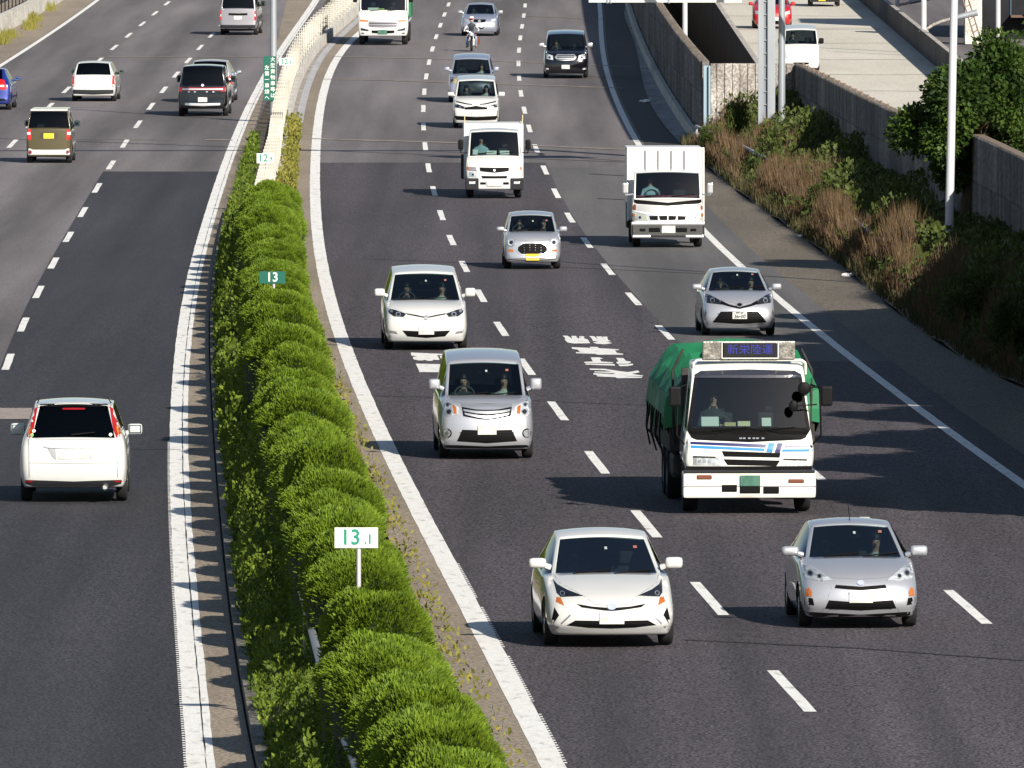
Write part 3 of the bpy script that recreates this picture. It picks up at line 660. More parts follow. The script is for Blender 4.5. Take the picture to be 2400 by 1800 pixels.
q.seam(f((1400,395),(1430,455),(1500,500),(1575,545),(1640,598),(1745,606))); q.seam(f((1310,700),(1345,620),(1392,600))); q.glassbits(f((0,205))[0][1],.43); place(q,R1,175,wy=.85,yaw=.016); A_=q
seated(-.37,2.25,.42,q,shirt_d,'driver in dark clothes behind the wheel of the white wedge-nosed hatchback')
# --- 2 silver hatchback nearest in the right lane
q=V('car','silver hatchback with large clear headlights, nearest car in the right lane',GR,2008,1469); f=Fr(1145,745,459)
S_,gz=stations('hatch',W=1.695,H=1.445,L=4.0,zs=.17,hood_z=.74,hood_w=.60,nose=[.14,.0,-.03,.02,.09],cowl_y=1.05,cowl_z=.95,cowl_w=.71,belt=.92,ws_y=1.95,ws_z=1.35,roof_w=.58,roof_y=3.1,roof_z=1.38,back_y=3.6,back_z=1.1,deck_y=3.92,deck_z=.95,sw=.2,hbulge=.04,pil=.05)
q.shell(S_,gz,1.695,4.0,1.445,(.8,3.35),.295,silver_p); four(q,.8,3.35,.295); q.cabin(1.25,.95,2.2)
lamp(q,f((792,333),(850,352),(966,442),(890,449),(800,430),(786,400)),None,bulbs=[(f((830,395))[0][0],f((830,395))[0][1],.05),(f((885,415))[0][0],f((885,415))[0][1],.035)])
q.symc('grille',f.c((1145,486),(985,474),(976,495),(1060,504),(1145,510)),grille_m); q.disc('emblem',0,f((0,460))[0][1],.05,mat('emblem_blue',(.35,.4,.62),.3),rz=.035,off=.02)
lg=q.symc('lower_grille',f.c((1145,590),(938,574),(914,628),(1145,641)),grille_m); q.bars(.44,f((0,636))[0][1],f((0,592))[0][1],3,trim,par=lg)
q.sym('fog_lamp',f((796,500),(815,490),(832,520),(829,550),(791,545)),amber,off=.012); q.sym('air_intake',f((787,553),(836,561),(846,608),(785,598)),grille_m)
q.symc('bumper_lip',f.c((1145,668),(800,648),(790,640),(800,660),(860,690),(1145,700)),trim); q.plate(0,f((1145,553))[0][1],m=plate_w)
q.mirror(.79,1.25,1.04,silver_p,w_=.21,h=.12); q.wipers([(-.45,1),(.1,1)],1.02,0,.5)
bm=bmesh.new(); cyl(bm,(0,2.2,1.42),(0,2.5,1.62),.006); obj('antenna',bm,trim,q.root)
q.seam(f((808,300),(825,345),(890,392),(968,428),(1145,438))); q.seam(f((972,445),(905,628),(895,650))); q.seam(f((790,470),(800,440))); q.glassbits(f((0,110))[0][1],.40)
place(q,R2,165.9,wy=.8,yaw=.014); B_=q
seated(-.36,2.05,.42,q,shirt_d,'driver in dark clothes at the wheel of the nearest silver hatchback'); seated(.36,2.1,.42,q,shirt_w,'passenger in a white shirt in the nearest silver hatchback')
# --- 3 silver minivan, middle-left lane
q=V('minivan','silver minivan with chrome-barred grille and round fog lamps, in the left lane',GR,1138,1074,'minivan'); f=Fr(950,1310,365)
S_,gz=stations('van',W=1.695,H=1.85,L=4.6,zs=.18,hood_z=.98,hood_w=.62,nose=[.16,.02,-.02,.0,.08],cowl_y=.85,cowl_z=1.09,cowl_w=.72,belt=1.03,ws_y=1.50,ws_z=1.64,roof_w=.665,roof_y=4.2,roof_z=1.78,back_y=4.5,back_z=1.12,sw=.17,pil=.05,hbulge=.03)
q.shell(S_,gz,1.695,4.6,1.85,(.8,3.65),.31,silver_p); four(q,.8,3.65,.31); q.cabin(1.0,1.07,1.95,rows=2)
lamp(q,f((674,924),(705,945),(768,982),(772,1030),(690,1043),(664,1010),(660,950)),None,bulbs=[(f((705,1012))[0][0],f((705,1012))[0][1],.07),(f((698,965))[0][0],f((698,965))[0][1],.04)],amb=f((728,965),(752,980),(755,1025),(735,1028)))
g_=q.symc('grille',f.c((950,962),(785,962),(796,1042),(900,1062),(950,1066)),grille_m)
for c in (((950,964),(785,960),(788,982),(880,999),(950,1002)),((950,1010),(880,1008),(798,996),(800,1009),(880,1024),(950,1030)),((950,1040),(900,1036),(805,1020),(808,1032),(890,1052),(950,1060))): q.symc('grille_bar',f.c(*c),chrome,off=.018,parent=g_)
lg=q.symc('lower_grille',f.c((950,1135),(790,1130),(755,1205),(950,1218)),grille_m); q.bars(.48,f((0,1210))[0][1],f((0,1140))[0][1],4,trim,par=lg)
for s in (-1,1):
    c=f((692,1153))[0]; h=q.disc('fog_lamp',s*c[0],c[1],.085,grille_m); q.disc('lamp_ring',s*c[0],c[1],.062,chrome,off=.012,parent=h); q.disc('lamp_bulb',s*c[0],c[1],.035,lens,off=.018,parent=h)
q.plate(0,f((0,1132))[0][1]+.0); q.mirror(.80,1.0,1.30,silver_p,w_=.17,h=.17,dx=.06); q.wipers([(-.5,1),(0,1)],1.13,0,.55); q.symc('bumper_lip',f.c((950,1238),(760,1230),(640,1228),(645,1246),(950,1252)),trim)
q.seam(f((690,880),(715,935),(775,955),(950,960))); q.seam(f((662,1050),(640,1110),(640,1230))); q.glassbits(f((0,730))[0][1],.40)
place(q,R1,132,wy=.8,yaw=.006); C_=q
seated(-.36,1.85,.62,q,shirt_d,'driver in dark clothes at the wheel of the silver minivan'); seated(.36,1.8,.62,q,shirt_w,'passenger in a patterned white shirt in the silver minivan',longhair=True)
# --- 4 white minivan
q=V('minivan','white low minivan with slanted slim headlights, behind the silver minivan in the left lane',GR,997,819,'minivan'); f=Fr(548,605,302)
S_,gz=stations('van',W=1.80,H=1.73,L=4.8,zs=.18,hood_z=.86,hood_w=.70,nose=[.18,.0,-.03,.0,.08],cowl_y=1.0,cowl_z=1.03,cowl_w=.80,belt=.99,ws_y=1.95,ws_z=1.56,roof_w=.68,roof_y=4.2,roof_z=1.66,back_y=4.7,back_z=1.1,sw=.18,hbulge=.04)
q.shell(S_,gz,1.80,4.8,1.73,(.85,3.8),.32,white_p); four(q,.85,3.8,.32); q.cabin(1.2,1.02,2.15)
lamp(q,f((298,342),(350,354),(420,379),(402,400),(340,396),(310,374)),lampdark,bulbs=[(f((368,382))[0][0],f((368,382))[0][1],.055),(f((325,362))[0][0],f((325,362))[0][1],.03)])
q.symc('grille',f.c((548,400),(500,391),(420,377),(424,384),(500,399),(548,408)),grille_m); q.disc('emblem',0,f((0,402))[0][1],.05,chrome,off=.02)
q.symc('lower_grille',f.c((548,494),(392,488),(426,526),(548,536)),grille_m); q.sym('air_intake',f((304,484),(355,495),(362,511),(310,503)),greysilver_p); q.plate(0,f((0,489))[0][1])
q.mirror(.86,1.25,1.20,white_p,w_=.19,h=.15,dx=.06); q.wipers([(-.55,1),(0,1)],1.08,0,.55)
q.seam(f((318,292),(345,345),(420,376),(500,390))); q.seam(f((400,402),(470,415),(548,420)),.005); q.glassbits(f((0,150))[0][1],.45)
place(q,R1,109.3,wy=.85,yaw=.004); seated(-.38,2.05,.55,q,shirt_d,'driver in dark clothes at the wheel of the white low minivan'); seated(.38,2.05,.55,q,shirt_w,'passenger beside the driver of the white low minivan')
# --- 5 silver hatchback with number plate
q=V('car','silver compact hatchback with plate 36-20, in the right lane behind the green-tarp truck',GR,1729,786); f=Fr(372,515,283)
S_,gz=stations('hatch',W=1.695,H=1.5,L=3.9,zs=.17,hood_z=.80,hood_w=.60,nose=[.15,-.01,-.04,.02,.1],cowl_y=1.0,cowl_z=1.0,cowl_w=.72,belt=.97,ws_y=1.75,ws_z=1.41,roof_w=.57,roof_y=3.2,roof_z=1.44,back_y=3.6,back_z=1.1,deck_y=3.84,deck_z=.95,sw=.2,hbulge=.05)
q.shell(S_,gz,1.695,3.9,1.5,(.8,3.3),.295,silver_p); four(q,.8,3.3,.295); q.cabin(1.2,1.0,2.1)
lamp(q,f((160,249),(190,258),(245,290),(258,322),(165,309),(157,285)),lampdark,bulbs=[(f((200,293))[0][0],f((200,293))[0][1],.055)])
q.symc('grille',f.c((372,337),(300,318),(250,291),(252,318),(300,333),(372,350)),grille_m); e_=q.disc('emblem',0,f((0,321))[0][1],.085,chrome,rz=.06,off=.02); q.disc('emblem_centre',0,f((0,321))[0][1],.055,grille_m,rz=.035,off=.026,parent=e_)
lg=q.symc('lower_grille',f.c((372,365),(250,367),(198,434),(212,441),(372,447)),grille_m); q.bars(.5,f((0,442))[0][1],f((0,372))[0][1],4,trim,par=lg)
q.symc('chrome_strip',f.c((372,449),(204,436),(206,446),(372,463)),chrome); q.sym('air_intake',f((156,352),(162,375),(146,410),(142,404)),grille_m)
q.plate(0,f((0,391))[0][1],txt=[('36-20',.115,-.025),('神戸 501',.045,.055)],ink=(.03,.05,.05)); q.mirror(.80,1.2,1.09,silver_p,w_=.19,h=.12,dx=.06); q.wipers([(-.45,1),(.1,1)],1.07,0,.5)
q.seam(f((170,232),(200,255),(250,288),(372,318))); q.seam(f((135,430),(165,330))); q.glassbits(f((0,115))[0][1],.38)
place(q,R2,102.4,wy=.8,yaw=.012); seated(-.36,1.95,.46,q,shirt_d,'driver of the silver compact with plate 36-20'); seated(.36,1.95,.46,q,shirt_w,'passenger in a pale top in the silver compact with plate 36-20',longhair=True)
# --- 6 retro kei car
q=V('car','small silver retro car with round headlights, oval grille and yellow plate, in the middle lane',GR,1247,630); f=Fr(1243,1742,254)
S_,gz=stations('hatch',W=1.475,H=1.43,L=3.4,zs=.18,hood_z=.80,hood_w=.52,nose=[.10,.02,.0,-.05,.02],cowl_y=.80,cowl_z=.93,cowl_w=.65,belt=.90,ws_y=1.35,ws_z=1.33,roof_w=.57,roof_y=2.9,roof_z=1.38,back_y=3.15,back_z=1.0,deck_y=3.35,deck_z=.9,sw=.14,hbulge=.04)
q.shell(S_,gz,1.475,3.4,1.43,(.7,2.85),.27,silver_p); four(q,.7,2.85,.27,'steel'); q.cabin(1.0,.92,1.75)
for s in (-1,1):
    x,z=f((1104,1577))[0]; h=q.disc('headlight',s*x,z,.115,chrome,off=.012); q.disc('lamp_ring',s*x,z,.09,reflector,off=.02,parent=h); q.disc('lamp_bulb',s*x,z,.045,lampdark,off=.025,parent=h); q.disc('lens',s*x,z,.09,lens,off=.03,th=.003,parent=h)
q.symc('grille_frame',f.c((1243,1576),(1180,1578),(1142,1603),(1136,1632),(1162,1660),(1243,1664)),chrome,off=.008); g_=q.symc('grille',f.c((1243,1583),(1182,1586),(1150,1607),(1146,1630),(1170,1652),(1243,1656)),grille_m,off=.014); q.bars(.36,f((0,1652))[0][1],f((0,1588))[0][1],4,steel_rim,par=g_)
q.sym('fog_lamp',f((1085,1622),(1118,1624),(1118,1640),(1086,1638)),amber); q.symc('chrome_bumper',f.c((1243,1672),(1060,1662),(1060,1684),(1243,1694)),chrome,off=.03); q.plate(0,.31,m=plate_y,off=.05)
q.mirror(.70,.95,1.0,silver_p,w_=.17,h=.11,dx=.05); q.wipers([(-.4,1),(0,1)],.97,0,.4)
q.seam(f((1110,1518),(1130,1560),(1243,1572)),.008); q.glassbits(1.28,.38)
place(q,R2,91.7,wy=.7); seated(-.31,1.6,.42,q,shirt_d,'driver in dark clothes in the small silver retro car'); seated(.31,1.6,.42,q,shirt_d,'front passenger in dark clothes in the small silver retro car')
# --- 7 white tall minivan
q=V('minivan','tall white minivan with wide black lower grille, right behind the small flatbed truck',GR,1116,300,'minivan'); f=Fr(1750,1670,354)
S_,gz=stations('van',W=1.695,H=1.83,L=4.6,zs=.18,hood_z=.98,hood_w=.66,nose=[.14,.0,-.02,.0,.06],cowl_y=.8,cowl_z=1.12,cowl_w=.76,belt=1.05,ws_y=1.4,ws_z=1.66,roof_w=.68,roof_y=4.2,roof_z=1.78,back_y=4.5,back_z=1.12,sw=.15)
q.shell(S_,gz,1.695,4.6,1.83,(.8,3.65),.31,white_p); four(q,.8,3.65,.31); q.cabin(.95,1.1,1.8)
lamp(q,f((1460,1362),(1530,1383),(1602,1410),(1600,1440),(1468,1415)),lampdark,bulbs=[(f((1545,1418))[0][0],f((1545,1418))[0][1],.035)])
q.sym('hood_trim',f((1480,1332),(1640,1368),(1705,1376),(1700,1386),(1630,1382),(1480,1350)),grille_m); q.symc('grille',f.c((1750,1398),(1700,1408),(1602,1418),(1606,1446),(1750,1447)),grille_m)
q.sym('air_intake',f((1458,1440),(1472,1445),(1490,1530),(1478,1580),(1462,1570)),grille_m); q.symc('lower_grille',f.c((1750,1540),(1480,1526),(1478,1576),(1600,1582),(1750,1586)),grille_m,off=.010); q.plate(0,f((0,1500))[0][1])
q.mirror(.80,1.0,1.2,white_p,w_=.2,h=.13,dx=.06); place(q,R2,65,wy=.8,yaw=-.012)
seated(-.36,1.7,.66,q,shirt_d,'driver of the tall white minivan behind the flatbed truck'); seated(.36,1.7,.66,q,shirt_w,'passenger of the tall white minivan behind the flatbed truck')
# --- 8 blue-silver minivan behind it
q=V('minivan','blue-silver minivan half hidden behind the tall white minivan',GR,1105,240,'minivan'); f=Fr(1690,1305,354)
S_,gz=stations('van',W=1.695,H=1.72,L=4.6,zs=.18,hood_z=.90,hood_w=.64,nose=[.15,.0,-.02,.0,.06],cowl_y=.85,cowl_z=1.02,cowl_w=.76,belt=.98,ws_y=1.6,ws_z=1.53,roof_w=.66,roof_y=4.2,roof_z=1.66,back_y=4.5,back_z=1.05,sw=.16)
q.shell(S_,gz,1.695,4.6,1.72,(.8,3.65),.30,bluesilver_p); four(q,.8,3.65,.3); q.cabin(1.05,1.0,1.9)
lamp(q,f((1398,985),(1440,985),(1506,1000),(1502,1078),(1408,1060)),mat('yellowed_lamp',(.6,.5,.3),.3,.4),bulbs=[(f((1440,1030))[0][0],f((1440,1030))[0][1],.06)]); q.symc('grille',f.c((1690,1000),(1560,1000),(1575,1050),(1690,1060)),grille_m); q.plate(0,.5)
q.mirror(.80,1.05,1.2,bluesilver_p,w_=.17,h=.14,dx=.04); place(q,R2,64,wy=.8,yaw=-.012); seated(.36,1.8,.56,q,shirt_w,'person in the blue-silver minivan')
# --- 9 silver sedan at the top
q=V('car','silver sedan at the top behind the motorcycle, farthest car in the middle lane',GR,1125,84); f=Fr(1800,465,286)
S_,gz=stations('sedan',W=1.695,H=1.46,L=4.4,zs=.17,hood_z=.78,hood_w=.6,nose=[.16,.0,-.02,.02,.08],cowl_y=1.1,cowl_z=.96,cowl_w=.7,belt=.92,ws_y=1.85,ws_z=1.37,roof_w=.58,roof_y=3.0,roof_z=1.38,back_y=3.7,back_z=1.02,deck_y=4.35,deck_z=.98,sw=.2)
q.shell(S_,gz,1.695,4.4,1.46,(.85,3.45),.30,bluesilver_p); four(q,.85,3.45,.30); q.cabin(1.3,.95,2.1)
lamp(q,f((1588,250),(1650,262),(1652,292),(1600,288)),None); q.symc('grille',f.c((1800,262),(1712,262),(1730,300),(1800,302)),grille_m); q.disc('emblem',0,f((0,285))[0][1],.07,chrome,off=.02); q.symc('lower_grille',f.c((1800,365),(1740,362),(1752,386),(1800,388)),grille_m); q.plate(0,f((0,345))[0][1])
q.mirror(.80,1.3,1.05,silver_p,w_=.19,h=.13,dx=.06); place(q,R2,51.7,wy=.85,yaw=-.02); seated(-.35,1.95,.44,q,shirt_d,'driver of the silver sedan at the top')
# --- 10 black minivan
q=V('minivan','large black minivan with chrome grille alone in the right lane at the top',GR,1326,183,'minivan'); f=Fr(1455,500,158.7)
S_,gz=stations('van',W=1.84,H=1.89,L=4.85,zs=.18,hood_z=1.0,hood_w=.7,nose=[.14,.0,-.02,.0,.06],cowl_y=.9,cowl_z=1.14,cowl_w=.82,belt=1.06,ws_y=1.55,ws_z=1.70,roof_w=.75,roof_y=4.4,roof_z=1.84,back_y=4.75,back_z=1.15,sw=.16)
q.shell(S_,gz,1.84,4.85,1.89,(.9,3.85),.33,black_p); four(q,.9,3.85,.33); q.cabin(1.1,1.12,2.0)
lamp(q,f((1322,345),(1372,360),(1374,389),(1326,380)),None,bulbs=[(f((1350,372))[0][0],f((1350,372))[0][1],.06)]); g_=q.symc('grille',f.c((1455,352),(1400,350),(1384,370),(1400,388),(1455,393)),chrome); q.bars(.36,f((0,390))[0][1],f((0,356))[0][1],3,grille_m,par=g_,wd=.03); q.plate(0,f((0,433))[0][1]); q.sym('fog_lamp',f((1322,440),(1345,442),(1345,452),(1322,450)),reflector)
q.mirror(.87,1.1,1.33,chrome,w_=.2,h=.16,dx=.04); place(q,R3,57.4,wy=.9,yaw=-.01); seated(-.4,1.85,.68,q,shirt_d,'driver in the large black minivan')
# --- trucks and the other lanes
tarp_m=nmat('green_tarp',[(.3,(.010,.115,.05)),(.7,(.022,.20,.085))],scale=(1,1,1),obj=True,rough=.5,bump=.5,bscale=3)
dark_metal=nmat('truck_underframe',[(.3,(.015,.014,.014)),(.7,(.05,.045,.042))],scale=(5,5,5),obj=True,rough=.7); steel=nmat('checker_steel',[(.35,(.16,.155,.14)),(.65,(.42,.40,.37))],scale=(9,3,14),obj=True,rough=.35,metal=.7,bump=.25,bscale=30)
box_m=nmat('cargo_panel',[(.3,(.62,.62,.62)),(.7,(.74,.74,.74))],scale=(1,1,2),obj=True,rough=.45,metal=.1)
dirty_white=nmat('dirty_bumper_paint',[(.25,(.42,.38,.30)),(.42,(.68,.67,.60)),(.8,(.74,.74,.69))],scale=(1.5,2,5),obj=True,rough=.4,coat=.5)
def boxpart(name,x0,x1,y0,y1,z0,z1,m,parent,bev=.02):
    bm=bmesh.new(); box(bm,x0,x1,y0,y1,z0,z1,bev=bev); return obj(name,bm,m,parent)
def tubepart(name,pts,r,m,parent,n=8):
    bm=bmesh.new(); tube(bm,[Vector(p) for p in pts],r,n); return obj(name,bm,m,parent)
def cab(q,W,H,zs,L,base_z,top_z,base_w,top_w,m,ws_y=.38,nose=(.0,.0,.0,.0,.03),roof_y=1.5,wheels=(1.0,),wr=.4,belt=None,arch=True,sw=.14,roof_w=None,hood_z=None,full=False):
    b=belt or base_z-.06; hz=hood_z or base_z-.22
    S_,gz=stations('van',W=W,H=H,L=L,zs=zs,hood_z=hz,hood_w=base_w*.985,nose=list(nose),cowl_y=.10,cowl_z=base_z,cowl_w=base_w,belt=b,ws_y=ws_y,ws_z=top_z,roof_w=roof_w or top_w+.05,roof_y=roof_y,roof_z=H-.05,back_y=L-.03,back_z=base_z+.1,back_w=base_w*.97,sw=sw,pil=.04,fend=.03,crown=.05)
    gz={k:v for k,v in gz.items() if k[0]!=5 and k not in((4,3),)}
    q.shell(S_,gz,W,L,H,wheels,wr,m,arch=arch); return q
# --- 3 big truck with the green tarpaulin
q=V('truck','large white truck with blue stripes and a green tarpaulin load in the right lane',GR,1748,1199,'truck'); f=Fr(935,1580,553)
cab(q,2.08,2.46,.62,1.9,1.33,2.20,.985,.93,cream_p,ws_y=.32,wheels=(.95,),wr=.42,roof_w=.90,sw=.10)
vr=q.symc('windscreen_visor',f.c((935,326),(520,338),(462,372),(470,400),(935,404)),mat('smoked_visor',(.03,.032,.045),.2,0,1),off=.022); q.sym('windscreen_surround',f((462,390),(485,392),(420,862),(392,862)),grille_m,off=.012); q.symc('cowl_panel',f.c((935,838),(425,842),(392,862),(432,930),(475,948),(935,970)),grille_m,off=.008)
navy=mat('navy_stripe',(.008,.010,.10),.4); cyan=mat('light_blue_stripe',(.015,.20,.45),.4)
for P_,m_ in (([(385,962),(1088,990),(1076,1019),(385,984)],navy),([(385,994),(1074,1025),(1066,1049),(385,1018)],cyan),([(1108,977),(1163,978),(1137,1062),(1083,1057)],cyan),([(1186,978),(1232,980),(1206,1066),(1158,1062)],navy),([(1247,996),(1500,998),(1500,1020),(1238,1020)],navy),([(1230,1033),(1500,1030),(1500,1054),(1222,1055)],cyan)):
    q.patch('stripe',f.raw(*P_),m_,off=.004,th=.005)
for px in (862,893,938,978,1010,1058): q.rect('cab_letter',(px-935)/553,(1580-935)/553+.04,.042,.022,chrome,off=.02,grid=.5)
q.patch('grille',f.raw((693,1047),(1212,1066),(1203,1106),(715,1096)),grille_m); g_=q.patch('grille',f.raw((708,1119),(1208,1132),(1176,1181),(745,1171)),grille_m)
for s in (-1,1):
    P_=f.raw(*(((443,1090),(640,1096),(676,1116),(692,1177),(443,1169)) if s<0 else ((1238,1114),(1447,1120),(1452,1196),(1203,1192),(1220,1140))))
    h=q.patch('headlight',P_,reflector,off=.006)
    for k in (0,1,2): c=((585-k*42 if s<0 else 1290+k*45)-935)/553,(1580-(1135 if s<0 else 1158))/553+.04; q.disc('lamp_bulb',c[0],c[1],.028,chrome,off=.014,parent=h)
    q.patch('lens',P_,lens,off=.02,th=.003,parent=h); q.patch('lamp_rim',[P_[0],P_[1],(P_[1][0],P_[1][1]-.018),(P_[0][0],P_[0][1]-.018)],trim,off=.024,parent=h)
bm=bmesh.new(); box(bm,-1.06,1.06,-.10,.35,.255,.69,bev=.05); b_=obj('bumper',bm,dirty_white,q.root)
boxpart('bumper_step',-1.04,1.04,-.115,.0,.655,.70,bump_g,b_,.01); boxpart('bumper_groove',-1.062,1.062,-.107,-.09,.44,.452,greysilver_p,b_,0)
for x0,x1,z0,z1,nm,mm in ((-.84,-.60,.56,.63,'marker_lamp',mat('brown_lens',(.16,.05,.03),.3)),(.62,.87,.50,.56,'marker_lamp',mat('brown_lens',(.16,.05,.03),.3)),(-.44,-.20,.36,.47,'bumper_opening',grille_m),(-.155,.17,.335,.45,'bumper_opening',grille_m),(.22,.47,.33,.44,'bumper_opening',grille_m)): boxpart(nm,x0,x1,-.122,-.05,z0,z1,mm,b_,.012)
boxpart('number_plate',-.15,.17,-.135,-.11,.45,.62,plate_g,q.root,.006); boxpart('grille_shadow_gap',-1.0,1.0,.0,.3,.62,.76,grille_m,q.root,.0)
# roof signboard
sg=empty('roof_sign',(0,0,0)); sg.parent=q.root
del_=[sg]; bpy.data.objects.remove(sg)
sb=boxpart('roof_sign',-.715,.76,.50,.66,2.44,2.73,steel,q.root,.015); boxpart('sign_screen',-.40,.48,.478,.50,2.465,2.715,mat('screen_black',(.008,.008,.012),.3),sb,.02)
for a in ((-.41,.49,2.455,2.468),(-.41,.49,2.712,2.724)): boxpart('screen_frame',a[0],a[1],.47,.50,a[2],a[3],paper,sb,.0)
for a in ((-.415,-.402),(.482,.495)): boxpart('screen_frame',a[0],a[1],.47,.50,2.455,2.724,paper,sb,.0)
text('sign_characters','新栄陸運',(.04,.474,2.592),.165,mat('blue_led',(.01,.015,.2),.5,emit=(.03,.06,.9,.06)),rot=(math.pi/2,0,0),parent=sb,bold=.0,sx=1.12)
tubepart('roof_rail',[(-.86,.55,2.25),(-.86,.55,2.38),(-.80,.55,2.43),(.86,.55,2.43),(.93,.55,2.38),(.93,.55,2.2)],.02,cream_p,q.root)
for s in (-1,1):
    tubepart('mirror_arm',[(s*.99,.25,2.05),(s*1.13,.12,2.0),(s*1.15,.10,1.25),(s*1.02,.2,1.1)],.016,trim,q.root)
    bm=bmesh.new(); box(bm,-.095,.095,-.04,.06,-.16,.16,bev=.035); bmesh.ops.translate(bm,verts=bm.verts,vec=(s*1.22+(.02 if s>0 else .04),.12,1.87)); obj('door_mirror',bm,trim,q.root)
for x,z in ((.87,2.0),(.70,1.72)):
    bm=bmesh.new(); ell(bm,Vector((x,-.06,z)),(.10 if z>1.9 else .075,.03,.105 if z>1.9 else .095)); m_=obj('round_mirror',bm,trim,q.root); tubepart('mirror_arm',[(x,-.03,z),(1.08,.06,z+.02)],.012,trim,m_)
q.wipers([(-.58,1),(.18,1)],1.31,0,.55); q.cabin(.35,1.36,1.15,rows=1,seat_z=1.45,truck=True)
papers(q,[(-.60,.42,1.38,.28,.17,paper,'white sheet on the left of the truck dashboard'),(-.28,.42,1.38,.18,.07,mat('cardboard',(.6,.45,.25),.8),'small tan box on the truck dashboard'),(-.06,.42,1.38,.2,.09,mat('cream_paper',(.75,.65,.42),.8),'cream paper bundle in the middle of the truck dashboard'),(.3,.42,1.38,.15,.15,paper,'crumpled white paper on the right of the truck dashboard')])
# chassis, bed, tarp
boxpart('chassis',-.42,.42,.4,8.2,.62,.86,dark_metal,q.root); boxpart('bed',-1.17,1.17,2.05,8.3,.90,1.40,dark_metal,q.root); boxpart('fuel_tank',-1.1,-.55,2.2,3.4,.45,.85,dark_metal,q.root,.08); boxpart('tool_box',.55,1.1,2.2,3.0,.45,.85,dark_metal,q.root,.03); boxpart('rear_cab_panel',-.98,.98,1.9,2.0,.8,2.25,dark_metal,q.root)
random.seed(5); bm=bmesh.new(); prof=[(-1.20,1.22),(-1.25,1.45),(-1.18,1.78),(-1.02,2.10),(-.88,2.26),(-.78,2.35),(-.4,2.41),(0,2.44),(.4,2.43),(.8,2.40),(.98,2.36),(1.10,2.12),(1.22,1.82),(1.25,1.5),(1.2,1.28)]
ny=26; rows_=[]
for j in range(ny+1):
    y=2.0+6.2*j/ny; fold=(.045 if j%4==0 else -.02*(j%4))
    rows_.append([bm.verts.new((x*(1+fold*.5)+random.uniform(-.02,.02),y+random.uniform(-.03,.03),z+(fold*.8+.06*math.sin(j*.7+x*2) if 1.5<z else random.uniform(-.09,.09))-(.10 if j in(0,ny) and z>2 else 0))) for x,z in prof])
for j in range(ny):
    for k in range(len(prof)-1): bm.faces.new((rows_[j][k],rows_[j][k+1],rows_[j+1][k+1],rows_[j+1][k])).smooth=False
for j in (0,ny):
    c=bm.verts.new((0,2.0+6.2*j/ny,1.6))
    for k in range(len(prof)-1): bm.faces.new((rows_[j][k],rows_[j][k+1],c))
bmesh.ops.recalc_face_normals(bm,faces=bm.faces)
tp=obj('tarpaulin',bm,tarp_m,q.root)
boxpart('rolled_cloth',-.55,-.3,2.6,2.9,2.44,2.54,mat('blue_cloth',(.04,.15,.5),.8),q.root,.03)
for s in (-1,1): tubepart('tarp_post',[(s*1.10,2.0,1.0),(s*1.12,2.0,2.2),(s*.95,2.0,2.55)],.02,dark_metal,q.root)
for y,r_ in ((.95,.42),(4.9,.42),(6.1,.42)):
    for s in (-1,1): q.wheel(s*(.90 if y<2 else .95),y,r_,.24,'steel')
for s in (-1,):
    for k in range(7):
        tubepart('tie_rope',[(s*1.29,2.4+k*.7,1.5),(s*(1.31+.03*(k%2)),2.5+k*.7,1.1),(s*1.25,2.45+k*.7,.8+.1*(k%3))],.016,trim,q.root,5)
place(q,R2,146.6,wy=.95,yaw=.006); T_=q
seated(-.52,1.0,1.12,q,shirt_d,'driver in shadow in the cab of the green-tarp truck')
# --- small white flatbed truck
q=V('truck','small white truck with black bumper corners and two thin poles, in the middle lane',GR,1158,464,'truck'); f=Fr(655,1130,445)
cab(q,1.66,2.03,.42,1.7,1.22,1.93,.77,.72,white_p,ws_y=.42,wheels=(.75,),wr=.33,nose=(.08,.03,0,0,.03),hood_z=1.02,roof_w=.72,sw=.12)
g_=q.symc('grille',f.c((655,752),(462,748),(470,796),(560,808),(655,816)),grille_m); q.disc('emblem',0,f((0,785))[0][1],.035,chrome,off=.02); q.symc('lower_grille',f.c((655,860),(485,857),(498,893),(655,900)),grille_m)
lamp(q,f((328,800),(425,815),(440,878),(325,866)),None,bulbs=[(f((375,840))[0][0],f((375,840))[0][1],.05)]); q.sym('lamp_panel',f((302,738),(412,742),(430,800),(322,792),(300,780)),greysilver_p); q.sym('turn_signal',f((300,738),(332,742),(330,778),(302,772)),amber,off=.012)
bm=bmesh.new(); box(bm,-.84,.84,-.06,.3,.27,.58,bev=.04); b_=obj('bumper',bm,white_p,q.root)
for s in (-1,1):
    x0,x1=sorted((s*.455,s*.85)); boxpart('bumper_corner',x0,x1,-.075,.28,.25,.585,bump_g,b_,.03); x0,x1=sorted((s*.56,s*.74)); boxpart('fog_lamp',x0,x1,-.085,-.05,.42,.49,reflector,b_,.01); x0,x1=sorted((s*.25,s*.42)); boxpart('bumper_opening',x0,x1,-.068,-.04,.40,.47,grille_m,b_,.01)
boxpart('number_plate',-.22,.22,-.09,-.06,.35,.5,plate_w,q.root,.006)
for s in (-1,1):
    tubepart('mirror_arm',[(s*.8,.2,1.32),(s*.98,.1,1.32),(s*.98,.1,1.45)],.014,trim,q.root); bm=bmesh.new(); box(bm,-.08,.08,-.05,.05,-.15,.15,bev=.05); bmesh.ops.translate(bm,verts=bm.verts,vec=(s*.98,.1,1.56)); obj('door_mirror',bm,trim,q.root)
q.wipers([(-.5,1),(.05,1)],1.28,0,.5); q.cabin(.42,1.25,1.0,rows=1,seat_z=1.3,truck=True)
boxpart('front_panel',-.87,.87,1.75,1.83,.52,2.12,box_m,q.root,.015)
